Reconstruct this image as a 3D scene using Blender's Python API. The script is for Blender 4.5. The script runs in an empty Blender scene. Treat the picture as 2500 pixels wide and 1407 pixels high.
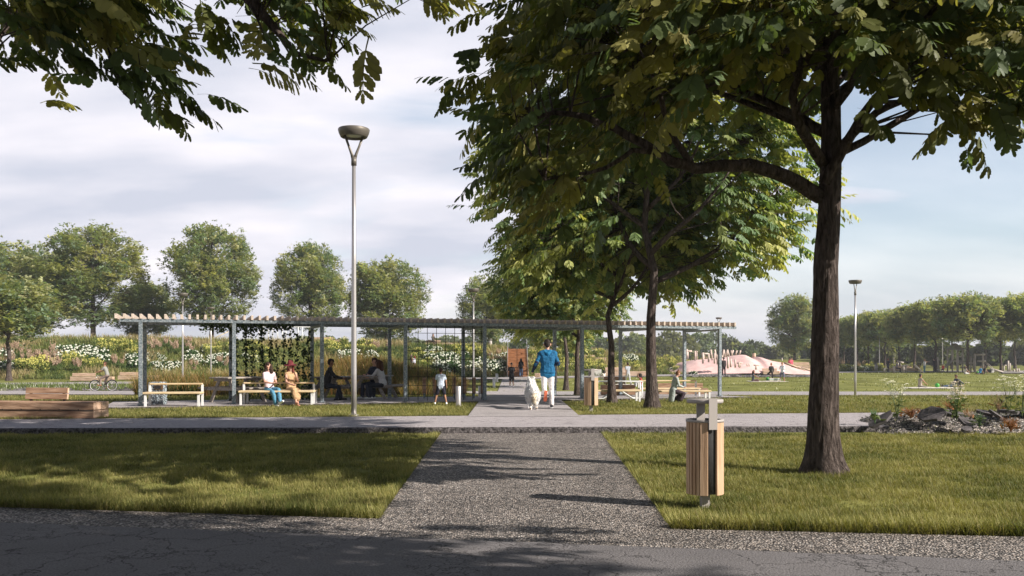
import bpy, math, random
import numpy as np
from mathutils import Vector, Matrix, noise as mnoise
R = math.radians
random.seed(7)
rng = np.random.default_rng(11)
sc = bpy.context.scene
COL = sc.collection

# ---------------------------------------------------------------- camera
F = 2200.0; CX = 1250.0; HZ = 872.0; EYE = 1.37
cam_d = bpy.data.cameras.new("camera"); cam = bpy.data.objects.new("camera", cam_d); COL.objects.link(cam)
cam.location = (0, 0, EYE); cam.rotation_euler = (R(90), 0, 0)
cam_d.sensor_width = 36; cam_d.lens = 36 * F / 2500.0; cam_d.shift_y = (HZ - 703.5) / 2500.0
cam_d.clip_end = 3000; cam_d.clip_start = 0.1
sc.camera = cam
# ---------------------------------------------------------------- sun and sky
SUN_AZ = Vector((0.91, -0.41, 0)).normalized(); SUN_EL = R(32)
sd = bpy.data.lights.new("sun", "SUN"); sd.energy = 5.0; sd.angle = R(0.5); sd.color = (1.0, 0.92, 0.83)
sun = bpy.data.objects.new("sun", sd); COL.objects.link(sun)
sdir = Vector((SUN_AZ.x * math.cos(SUN_EL), SUN_AZ.y * math.cos(SUN_EL), math.sin(SUN_EL)))
sun.rotation_euler = sdir.to_track_quat('Z', 'Y').to_euler(); sun.location = (30, -12, 25)
w = bpy.data.worlds.new("World"); sc.world = w; w.use_nodes = True
nt = w.node_tree; N = nt.nodes; L = nt.links
for n in list(N): N.remove(n)
def wn(t, **k):
    n = N.new(t)
    for a, b in k.items(): setattr(n, a, b)
    return n
def wmath(op, a, b=None, c=None, clamp=False):
    n = wn('ShaderNodeMath', operation=op); n.use_clamp = clamp
    for i, v in enumerate((a, b, c)):
        if v is None: continue
        if isinstance(v, (int, float)): n.inputs[i].default_value = v
        else: L.new(v, n.inputs[i])
    return n.outputs[0]
out = wn('ShaderNodeOutputWorld'); bg = wn('ShaderNodeBackground'); L.new(bg.outputs[0], out.inputs[0])
bg.inputs[1].default_value = 0.1
sky = wn('ShaderNodeTexSky', sky_type='NISHITA'); sky.sun_disc = False
sky.sun_elevation = SUN_EL; sky.sun_rotation = math.atan2(sdir.x, sdir.y)
sky.air_density = 1.0; sky.dust_density = 0.6; sky.ozone_density = 1.2
tc = wn('ShaderNodeTexCoord'); sep = wn('ShaderNodeSeparateXYZ'); L.new(tc.outputs['Generated'], sep.inputs[0])
zc = wmath('MAXIMUM', sep.outputs[2], 0.0)
den = wmath('ADD', zc, 0.22)
cu = wmath('DIVIDE', sep.outputs[0], den); cv = wmath('DIVIDE', sep.outputs[1], den)
cmb = wn('ShaderNodeCombineXYZ'); L.new(wmath('MULTIPLY', cu, 0.55), cmb.inputs[0]); L.new(cv, cmb.inputs[1])
nz = wn('ShaderNodeTexNoise'); nz.inputs['Scale'].default_value = 1.15; nz.inputs['Detail'].default_value = 6
nz.inputs['Roughness'].default_value = 0.55; nz.inputs['Distortion'].default_value = 0.35; L.new(cmb.outputs[0], nz.inputs['Vector'])
nz2 = wn('ShaderNodeTexNoise'); nz2.inputs['Scale'].default_value = 1.9; nz2.inputs['Detail'].default_value = 6
L.new(cmb.outputs[0], nz2.inputs['Vector'])
# more open blue to the right, more cloud to the left and towards the horizon
side = wmath('MULTIPLY', sep.outputs[0], -0.30)
cov = wmath('ADD', wmath('ADD', nz.outputs[0], side), 0.06)
mr = wn('ShaderNodeMapRange'); mr.inputs[1].default_value = 0.36; mr.inputs[2].default_value = 0.62; mr.interpolation_type = 'SMOOTHSTEP'
L.new(cov, mr.inputs[0])
lowf = wn('ShaderNodeMapRange'); lowf.inputs[1].default_value = 0.02; lowf.inputs[2].default_value = 0.20
lowf.inputs[3].default_value = 1.0; lowf.inputs[4].default_value = 0.0; L.new(zc, lowf.inputs[0])
highf = wn('ShaderNodeMapRange'); highf.inputs[1].default_value = 0.36; highf.inputs[2].default_value = 0.62
highf.inputs[3].default_value = 1.0; highf.inputs[4].default_value = 0.12; L.new(zc, highf.inputs[0])
cf = wmath('MAXIMUM', mr.outputs[0], wmath('MULTIPLY', lowf.outputs[0], 0.9))
cf = wmath('MAXIMUM', cf, 0.38)
cf = wmath('MULTIPLY', cf, highf.outputs[0])
ramp = wn('ShaderNodeValToRGB'); L.new(nz2.outputs[0], ramp.inputs[0])
ramp.color_ramp.elements[0].position = 0.38; ramp.color_ramp.elements[0].color = (4.0, 4.2, 4.9, 1)
ramp.color_ramp.elements[1].position = 0.62; ramp.color_ramp.elements[1].color = (6.4, 6.15, 6.5, 1)
skyc = wn('ShaderNodeMix', data_type='RGBA', blend_type='MULTIPLY'); skyc.inputs[0].default_value = 1.0
L.new(sky.outputs[0], skyc.inputs[6]); skyc.inputs[7].default_value = (1.0, .98, .92, 1)
mx = wn('ShaderNodeMix', data_type='RGBA'); L.new(cf, mx.inputs[0]); L.new(skyc.outputs[2], mx.inputs[6]); L.new(ramp.outputs[0], mx.inputs[7])
# deeper towards the zenith and away from the sunlit haze
zen = wn('ShaderNodeMapRange'); zen.inputs[1].default_value = 0.38; zen.inputs[2].default_value = 0.75; zen.inputs[3].default_value = 1.0; zen.inputs[4].default_value = 0.42; L.new(zc, zen.inputs[0])
bak = wn('ShaderNodeMapRange'); bak.inputs[1].default_value = -0.6; bak.inputs[2].default_value = 0.4; bak.inputs[3].default_value = 0.6; bak.inputs[4].default_value = 1.0; L.new(sep.outputs[1], bak.inputs[0])
dim = wn('ShaderNodeVectorMath', operation='SCALE'); L.new(mx.outputs[2], dim.inputs[0]); L.new(wmath('MULTIPLY', zen.outputs[0], bak.outputs[0]), dim.inputs[3])
L.new(dim.outputs[0], bg.inputs[0])
vs = sc.view_settings; vs.view_transform = 'Standard'; vs.look = 'None'; vs.exposure = 0.78; vs.gamma = 1.0; vs.use_curve_mapping = False
sc.cycles.max_bounces = 6; sc.cycles.transparent_max_bounces = 8; sc.cycles.diffuse_bounces = 3
sc.cycles.use_adaptive_sampling = True; sc.cycles.use_denoising = True
sc.render.engine = 'CYCLES'

# ---------------------------------------------------------------- terrain heights
def sstep(t): t = min(1, max(0, t)); return t * t * (3 - 2 * t)
def ip(v, tab):
    if v <= tab[0][0]: return tab[0][1]
    for (a, b), (c, d) in zip(tab, tab[1:]):
        if v <= c: return b + (d - b) * (v - a) / (c - a)
    return tab[-1][1]
TOP = [(-600, 3.4), (300, 3.2), (700, 3.0), (1000, 2.7), (1240, 2.35), (1300, 2.3), (1440, 2.0), (1560, 1.3), (1700, .5), (1800, .1), (1900, .9), (2000, .8), (2100, -.5), (2400, -.4), (2900, 0)]
FOOT = [(-300, 78), (0, 80), (450, 83), (1250, 90), (1600, 99), (1800, 106), (2100, 132), (2500, 140)]
BASE = [(29, 0), (33, -.07), (38, -.35), (44, -.72), (50, -.90), (62, -.92), (88, -.62), (140, -.62)]
def gz(x, y):
    if y < 17.45: return -0.10
    if y < 18.2: return -0.10 + 0.08 * sstep((y - 17.45) / .75)
    b = ip(y, BASE) - 0.02 * (y < 29)
    if y > 25:
        b += 1.45 * math.exp(-((x + 8.0) / 4.2) ** 2 * 0.9 - ((y - 46.5) / 3.6) ** 2)
    if y > 70:
        u = CX + F * x / y
        f0 = ip(u, FOOT); t = (y - f0) / 16
        if t > 0:
            b = b + (ip(u, TOP) - b) * sstep(t)
            b += 0.10 * mnoise.noise(Vector((x * .25, y * .25, 3))) * sstep(t)
    return b
def P(px, py, y=None, z=0.0):
    """pixel of the photograph -> point on the ground (or at distance y)"""
    if y is not None:
        return Vector(((px - CX) / F * y, y, EYE - (py - HZ) / F * y))
    s = 4.0
    while s < 700:
        x = (px - CX) / F * s; h = EYE - (py - HZ) / F * s
        if h <= gz(x, s) + z:
            lo, hi = s - .4, s
            for _ in range(20):
                m = (lo + hi) / 2
                if EYE - (py - HZ) / F * m <= gz((px - CX) / F * m, m) + z: hi = m
                else: lo = m
            return Vector(((px - CX) / F * hi, hi, gz((px - CX) / F * hi, hi)))
        s += .4
    return Vector(((px - CX) / F * 300, 300, 0))

# ---------------------------------------------------------------- materials
def M(name, c1, c2=None, scale=4, stretch=(1, 1, 1), rough=.7, metal=0, bump=0, bscale=40, attr=False, transl=0, spec=.3, detail=4, c3=None, pos=(.35, .65), bdist=.02):
    m = bpy.data.materials.new(name); m.use_nodes = True; t = m.node_tree; n = t.nodes; l = t.links
    p = n['Principled BSDF']; p.inputs['Roughness'].default_value = rough; p.inputs['Metallic'].default_value = metal
    p.inputs['Specular IOR Level'].default_value = spec
    tx = n.new('ShaderNodeTexCoord'); mp = n.new('ShaderNodeMapping'); mp.inputs['Scale'].default_value = stretch
    l.new(tx.outputs['Object'], mp.inputs[0])
    col = None
    if c2 is not None:
        z = n.new('ShaderNodeTexNoise'); z.inputs['Scale'].default_value = scale; z.inputs['Detail'].default_value = detail
        l.new(mp.outputs[0], z.inputs['Vector'])
        r = n.new('ShaderNodeValToRGB'); l.new(z.outputs[0], r.inputs[0])
        r.color_ramp.elements[0].position = pos[0]; r.color_ramp.elements[1].position = pos[1]
        r.color_ramp.elements[0].color = (*c1, 1); r.color_ramp.elements[1].color = (*c2, 1)
        if c3: e = r.color_ramp.elements.new((pos[0] + pos[1]) / 2); e.color = (*c3, 1)
        col = r.outputs[0]
    if attr:
        a = n.new('ShaderNodeAttribute'); a.attribute_name = 'Col'
        if col is None: col = a.outputs[0]
        else:
            x = n.new('ShaderNodeMix'); x.data_type = 'RGBA'; x.blend_type = 'MULTIPLY'; x.inputs[0].default_value = 1
            l.new(col, x.inputs[6]); l.new(a.outputs[0], x.inputs[7]); col = x.outputs[2]
    if col is None: p.inputs['Base Color'].default_value = (*c1, 1)
    else: l.new(col, p.inputs['Base Color'])
    if bump:
        z = n.new('ShaderNodeTexNoise'); z.inputs['Scale'].default_value = bscale; z.inputs['Detail'].default_value = 5
        l.new(mp.outputs[0], z.inputs['Vector'])
        b = n.new('ShaderNodeBump'); b.inputs['Strength'].default_value = bump; b.inputs['Distance'].default_value = bdist
        l.new(z.outputs[0], b.inputs['Height']); l.new(b.outputs[0], p.inputs['Normal'])
    if transl:
        tr = n.new('ShaderNodeBsdfTranslucent'); mxs = n.new('ShaderNodeMixShader'); mxs.inputs[0].default_value = transl
        if col is None: tr.inputs[0].default_value = (*[min(1, v * 1.5) for v in c1], 1)
        else:
            g = n.new('ShaderNodeMix'); g.data_type = 'RGBA'; g.blend_type = 'MULTIPLY'; g.inputs[0].default_value = 1
            l.new(col, g.inputs[6]); g.inputs[7].default_value = (1.5, 1.55, .6, 1); l.new(g.outputs[2], tr.inputs[0])
        l.new(p.outputs[0], mxs.inputs[1]); l.new(tr.outputs[0], mxs.inputs[2]); l.new(mxs.outputs[0], n['Material Output'].inputs[0])
    return m
def nodes_of(m): return m.node_tree.nodes, m.node_tree.links, m.node_tree.nodes['Principled BSDF']

def asphalt(name, base, cr=0.8, cscale=1.2):
    m = bpy.data.materials.new(name); m.use_nodes = True; n, l, p = nodes_of(m)
    p.inputs['Roughness'].default_value = .85; p.inputs['Specular IOR Level'].default_value = .25
    tx = n.new('ShaderNodeTexCoord')
    def noise(s, d=4, r=.6):
        z = n.new('ShaderNodeTexNoise'); z.inputs['Scale'].default_value = s; z.inputs['Detail'].default_value = d; z.inputs['Roughness'].default_value = r
        l.new(tx.outputs['Object'], z.inputs['Vector']); return z
    n1 = noise(1.1, 6); n2 = noise(60, 3); n3 = noise(.5, 3); n4 = noise(3.5, 6)
    # cracks: distorted voronoi edges, kept only where the surface has crazed
    va = n.new('ShaderNodeVectorMath'); va.operation = 'SCALE'; va.inputs[3].default_value = .55; l.new(n4.outputs['Color'], va.inputs[0])
    vb = n.new('ShaderNodeVectorMath'); vb.operation = 'ADD'; l.new(tx.outputs['Object'], vb.inputs[0]); l.new(va.outputs[0], vb.inputs[1])
    def edge(s, wd):
        v = n.new('ShaderNodeTexVoronoi'); v.feature = 'DISTANCE_TO_EDGE'; v.inputs['Scale'].default_value = s; l.new(vb.outputs[0], v.inputs['Vector'])
        r = n.new('ShaderNodeMapRange'); r.inputs[1].default_value = 0; r.inputs[2].default_value = wd; r.inputs[3].default_value = 1; r.inputs[4].default_value = 0
        l.new(v.outputs['Distance'], r.inputs[0]); return r.outputs[0]
    def mth(op, a, b):
        x = n.new('ShaderNodeMath'); x.operation = op; x.use_clamp = True
        for i, q in enumerate((a, b)):
            if isinstance(q, (int, float)): x.inputs[i].default_value = q
            else: l.new(q, x.inputs[i])
        return x.outputs[0]
    def gate(o, a, b):
        r = n.new('ShaderNodeMapRange'); r.inputs[1].default_value = a; r.inputs[2].default_value = b; l.new(o, r.inputs[0]); return r.outputs[0]
    c = mth('MAXIMUM', mth('MULTIPLY', edge(cscale, .018), gate(n3.outputs[0], .42, .55)), mth('MULTIPLY', edge(cscale * 4.2, .05), gate(n1.outputs[0], .50, .60)))
    c = mth('MULTIPLY', c, cr)
    r = n.new('ShaderNodeValToRGB'); l.new(n1.outputs[0], r.inputs[0])
    r.color_ramp.elements[0].position = .3; r.color_ramp.elements[1].position = .7
    r.color_ramp.elements[0].color = (*[v * .82 for v in base], 1); r.color_ramp.elements[1].color = (*[v * 1.12 for v in base], 1)
    g = n.new('ShaderNodeMix'); g.data_type = 'RGBA'; g.blend_type = 'MULTIPLY'; g.inputs[0].default_value = 1
    r2 = n.new('ShaderNodeValToRGB'); l.new(n2.outputs[0], r2.inputs[0]); r2.color_ramp.elements[0].position = .35; r2.color_ramp.elements[1].position = .6
    r2.color_ramp.elements[0].color = (.62, .62, .62, 1); r2.color_ramp.elements[1].color = (1.1, 1.1, 1.1, 1)
    l.new(r.outputs[0], g.inputs[6]); l.new(r2.outputs[0], g.inputs[7])
    g2 = n.new('ShaderNodeMix'); g2.data_type = 'RGBA'; l.new(c, g2.inputs[0]); l.new(g.outputs[2], g2.inputs[6]); g2.inputs[7].default_value = (.015, .014, .013, 1)
    l.new(g2.outputs[2], p.inputs['Base Color'])
    b = n.new('ShaderNodeBump'); b.inputs['Strength'].default_value = .7; b.inputs['Distance'].default_value = .015
    hh = n.new('ShaderNodeMath'); hh.operation = 'MULTIPLY_ADD'; hh.inputs[1].default_value = -1.6; l.new(c, hh.inputs[0]); l.new(n2.outputs[0], hh.inputs[2])
    l.new(hh.outputs[0], b.inputs['Height']); l.new(b.outputs[0], p.inputs['Normal'])
    return m
def gravelm(name, scale=55, dark=(.05, .045, .042), mid=(.35, .315, .29), light=(.74, .70, .66)):
    m = bpy.data.materials.new(name); m.use_nodes = True; n, l, p = nodes_of(m)
    p.inputs['Roughness'].default_value = .8; p.inputs['Specular IOR Level'].default_value = .3
    tx = n.new('ShaderNodeTexCoord')
    v = n.new('ShaderNodeTexVoronoi'); v.inputs['Scale'].default_value = scale; l.new(tx.outputs['Object'], v.inputs['Vector'])
    sp = n.new('ShaderNodeSeparateColor'); l.new(v.outputs['Color'], sp.inputs[0])
    r = n.new('ShaderNodeValToRGB'); l.new(sp.outputs[0], r.inputs[0]); e = r.color_ramp.elements
    e[0].position = 0; e[0].color = (*dark, 1); e[1].position = 1; e[1].color = (*light, 1)
    x = e.new(.35); x.color = (*[q * .6 for q in mid], 1); x = e.new(.62); x.color = (*mid, 1); x = e.new(.88); x.color = (mid[0] * 1.5, mid[1] * 1.4, mid[2] * 1.3, 1)
    r2 = n.new('ShaderNodeMapRange'); r2.inputs[1].default_value = .3; r2.inputs[2].default_value = .75; r2.inputs[3].default_value = 1; r2.inputs[4].default_value = .25
    l.new(v.outputs['Distance'], r2.inputs[0])
    g = n.new('ShaderNodeMix'); g.data_type = 'RGBA'; g.blend_type = 'MULTIPLY'; g.inputs[0].default_value = 1; l.new(r.outputs[0], g.inputs[6]); l.new(r2.outputs[0], g.inputs[7])
    z = n.new('ShaderNodeTexNoise'); z.inputs['Scale'].default_value = 1.3; z.inputs['Detail'].default_value = 5; l.new(tx.outputs['Object'], z.inputs['Vector'])
    r3 = n.new('ShaderNodeMapRange'); r3.inputs[1].default_value = .3; r3.inputs[2].default_value = .7; r3.inputs[3].default_value = .72; r3.inputs[4].default_value = 1.15; l.new(z.outputs[0], r3.inputs[0])
    g2 = n.new('ShaderNodeMix'); g2.data_type = 'RGBA'; g2.blend_type = 'MULTIPLY'; g2.inputs[0].default_value = 1; l.new(g.outputs[2], g2.inputs[6]); l.new(r3.outputs[0], g2.inputs[7])
    l.new(g2.outputs[2], p.inputs['Base Color'])
    b = n.new('ShaderNodeBump'); b.inputs['Strength'].default_value = 1; b.inputs['Distance'].default_value = .02; b.invert = True
    l.new(v.outputs['Distance'], b.inputs['Height']); l.new(b.outputs[0], p.inputs['Normal'])
    return m
def barkm():
    m = bpy.data.materials.new('bark'); m.use_nodes = True; n, l, p = nodes_of(m)
    p.inputs['Roughness'].default_value = .9; p.inputs['Specular IOR Level'].default_value = .15
    tx = n.new('ShaderNodeTexCoord'); mp = n.new('ShaderNodeMapping'); mp.inputs['Scale'].default_value = (9, 9, 1.9); l.new(tx.outputs['Object'], mp.inputs[0])
    z = n.new('ShaderNodeTexNoise'); z.inputs['Scale'].default_value = 2.2; z.inputs['Detail'].default_value = 8; z.inputs['Roughness'].default_value = .65; z.inputs['Distortion'].default_value = .6
    l.new(mp.outputs[0], z.inputs['Vector'])
    v = n.new('ShaderNodeTexVoronoi'); v.feature = 'DISTANCE_TO_EDGE'; v.inputs['Scale'].default_value = 1.6
    va = n.new('ShaderNodeVectorMath'); va.operation = 'MULTIPLY_ADD'; va.inputs[1].default_value = (.8, .8, .8); l.new(z.outputs['Color'], va.inputs[0]); l.new(mp.outputs[0], va.inputs[2]); l.new(va.outputs[0], v.inputs['Vector'])
    r = n.new('ShaderNodeValToRGB'); l.new(z.outputs[0], r.inputs[0]); r.color_ramp.elements[0].position = .35; r.color_ramp.elements[1].position = .68
    r.color_ramp.elements[0].color = (.035, .026, .022, 1); r.color_ramp.elements[1].color = (.17, .135, .12, 1)
    l.new(r.outputs[0], p.inputs['Base Color'])
    ad = n.new('ShaderNodeMath'); ad.operation = 'ADD'; l.new(z.outputs[0], ad.inputs[0])
    mr_ = n.new('ShaderNodeMapRange'); mr_.inputs[2].default_value = .25; l.new(v.outputs['Distance'], mr_.inputs[0]); l.new(mr_.outputs[0], ad.inputs[1])
    b = n.new('ShaderNodeBump'); b.inputs['Strength'].default_value = 1; b.inputs['Distance'].default_value = .03; l.new(ad.outputs[0], b.inputs['Height']); l.new(b.outputs[0], p.inputs['Normal'])
    return m
MT = {}
MT['asphalt'] = asphalt('old_asphalt', (.17, .16, .162), .9, 1.7)
MT['road'] = asphalt('road_asphalt', (.42, .385, .395), .7, 1.5)
MT['path'] = asphalt('path_asphalt', (.38, .35, .35), .25, 1.0)
MT['gravel'] = gravelm('gravel', 52)
MT['gravel_pile'] = gravelm('gravel_pile', 30)
MT['slab'] = M('broken_asphalt', (.06, .055, .057), (.14, .125, .13), 5, rough=.9, bump=.8, bscale=60)
MT['kerb'] = M('kerb_edge', (.025, .022, .022), (.16, .145, .145), 20, rough=.9, bump=1, bscale=30, bdist=.05)
MT['bark'] = barkm()
MT['leaf'] = M('leaf', (.7, .7, .7), None, attr=True, rough=.55, transl=.38, spec=.28)
MT['leaf2'] = M('hill_leaf', (.7, .7, .7), None, attr=True, rough=.6, transl=.42, spec=.25)
MT['blade'] = M('grass_blade', (.7, .7, .7), None, attr=True, rough=.6, transl=.25, spec=.2)
MT['petal'] = M('petal', (.7, .7, .7), None, attr=True, rough=.7, transl=.2, spec=.1)
MT['lawn'] = M('lawn_soil', (.12, .125, .035), (.235, .235, .075), .35, rough=.95, bump=.7, bscale=9, c3=(.17, .18, .05), detail=8, bdist=.08, spec=.05)
MT['galv'] = M('galvanised_steel', (.12, .15, .17), (.34, .37, .39), 22, rough=.45, metal=.35, detail=5, c3=(.20, .235, .26))
MT['steel'] = M('brushed_steel', (.52, .50, .49), rough=.35, metal=.7)
MT['lampgrey'] = M('warm_grey_metal', (.15, .135, .115), rough=.45, metal=.3)
MT['bingrey'] = M('bin_grey_metal', (.36, .33, .31), rough=.5, metal=.1)
MT['dark'] = M('dark_metal', (.02, .021, .022), rough=.5)
MT['wire'] = M('dark_wire', (.015, .014, .014), rough=.6)
MT['white'] = M('white_metal', (.72, .72, .72), rough=.4)
MT['glass'] = M('lamp_glass', (.5, .52, .5), rough=.15, spec=.6)
MT['slatwood'] = M('slat_wood', (.40, .325, .265), (.60, .51, .44), 3, (14, 2, 14), rough=.75, bump=.2, bscale=8)
MT['binwood'] = M('bin_wood', (.42, .27, .165), (.60, .42, .28), 2.5, (8, 8, .7), rough=.6, bump=.15, bscale=10)
MT['benchwood'] = M('bench_wood', (.50, .37, .21), (.72, .58, .38), 3, (1, 10, 10), rough=.6, bump=.15, bscale=8)
MT['timber'] = M('rough_timber', (.22, .125, .075), (.46, .30, .20), 1.6, (1.2, 9, 9), rough=.8, bump=.5, bscale=6, detail=8)
MT['timberend'] = M('timber_end_grain', (.42, .27, .18), (.62, .44, .32), 9, rough=.8, bump=.3, bscale=20)
MT['palewood'] = M('pale_timber', (.38, .26, .18), (.60, .45, .34), 1.6, (1, 8, 8), rough=.8, bump=.3, bscale=6)
MT['greywood'] = M('weathered_wood', (.20, .175, .155), (.37, .33, .30), 2.5, (1, 12, 12), rough=.85, bump=.3, bscale=8)
MT['stairwood'] = M('stair_wood', (.20, .085, .035), (.40, .19, .09), 1.5, (.8, 8, 8), rough=.75, bump=.3, bscale=6)
MT['logwood'] = M('log_wood', (.36, .31, .28), (.56, .50, .46), 3, (6, 6, .8), rough=.85, bump=.3, bscale=6)
MT['pinklog'] = M('pale_log', (.52, .40, .35), (.72, .58, .52), 3, (6, 6, .8), rough=.85)
MT['pink'] = M('pink_rubber', (.60, .40, .38), (.74, .52, .49), 1.2, rough=.95, bump=.2, bscale=12)
MT['concrete'] = M('pale_concrete', (.52, .50, .48), (.64, .62, .60), 3, rough=.85, bump=.2, bscale=20)
def col(name, c, rough=.8, c2=None): 
    k = 'c_' + name
    if k not in MT: MT[k] = M(name, c, c2 if c2 else tuple(min(1, v * 1.25) for v in c), 14, rough=rough, bump=.25, bscale=18, bdist=.01)
    return MT[k]

# ---------------------------------------------------------------- mesh helpers
def tag(o, label=None, cat=None, group=None, kind=None):
    if label: o['label'] = label
    if cat: o['category'] = cat
    if group: o['group'] = group
    if kind: o['kind'] = kind
    return o
def root(name, loc, rz=0, scale=1):
    o = bpy.data.objects.new(name, None); COL.objects.link(o); o.location = loc; o.rotation_euler = (0, 0, rz); o.scale = (scale,) * 3
    o.empty_display_size = .1
    return o
def npmesh(name, V, loops, starts, mats, midx=None, cols=None, smooth=False):
    me = bpy.data.meshes.new(name)
    V = np.asarray(V, np.float32); loops = np.asarray(loops, np.int32); starts = np.asarray(starts, np.int32)
    me.vertices.add(len(V)); me.vertices.foreach_set('co', V.ravel())
    me.loops.add(len(loops)); me.loops.foreach_set('vertex_index', loops)
    me.polygons.add(len(starts)); me.polygons.foreach_set('loop_start', starts)
    for m in mats: me.materials.append(m)
    if midx is not None: me.polygons.foreach_set('material_index', np.asarray(midx, np.int32))
    me.update(calc_edges=True); me.validate()
    if cols is not None:
        a = me.color_attributes.new('Col', 'FLOAT_COLOR', 'POINT')
        c = np.ones((len(V), 4), np.float32); c[:, :3] = cols; a.data.foreach_set('color', c.ravel())
    if smooth: me.polygons.foreach_set('use_smooth', np.ones(len(starts), bool))
    return me
def scatter(name, T, Pos, Mat, cols, mats, parent=None, tcol=None, link=True):
    """many transformed copies of a small template (verts, faces[, material index per face]) as ONE mesh"""
    tv = np.asarray(T[0], np.float32); tf = T[1]; n = len(Pos); k = len(tv)
    V = np.einsum('nij,kj->nki', Mat, tv) + np.asarray(Pos)[:, None, :]
    lp = np.concatenate([np.array(f) for f in tf]); ln = np.array([len(f) for f in tf]); st = np.concatenate([[0], np.cumsum(ln)[:-1]])
    loops = (lp[None, :] + (np.arange(n) * k)[:, None]).ravel(); starts = (st[None, :] + (np.arange(n) * len(lp))[:, None]).ravel()
    mi = None if len(T) < 3 else np.tile(np.array(T[2]), n)
    C = np.repeat(np.asarray(cols, np.float32)[:, None, :], k, 1)
    if tcol is not None: C = C * np.asarray(tcol, np.float32)[None, :, None]
    me = npmesh(name, V.reshape(-1, 3), loops, starts, mats, mi, C.reshape(-1, 3))
    if not link: return me
    o = bpy.data.objects.new(name, me); COL.objects.link(o)
    if parent: o.parent = parent
    return o
def frames(Y, up=None):
    """rotation matrices (n,3,3) whose local y axis is Y, z near up"""
    Y = Y / np.linalg.norm(Y, axis=1, keepdims=True)
    U = up if up is not None else rng.normal(size=Y.shape)
    X = np.cross(Y, U); X /= np.linalg.norm(X, axis=1, keepdims=True) + 1e-9
    Z = np.cross(X, Y)
    return np.stack([X, Y, Z], axis=2)
def scl(Mx, sx, sy, sz):
    n = len(Mx); S = np.stack([np.broadcast_to(sx, n), np.broadcast_to(sy, n), np.broadcast_to(sz, n)], 1)
    return Mx * S[:, None, :]

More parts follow.
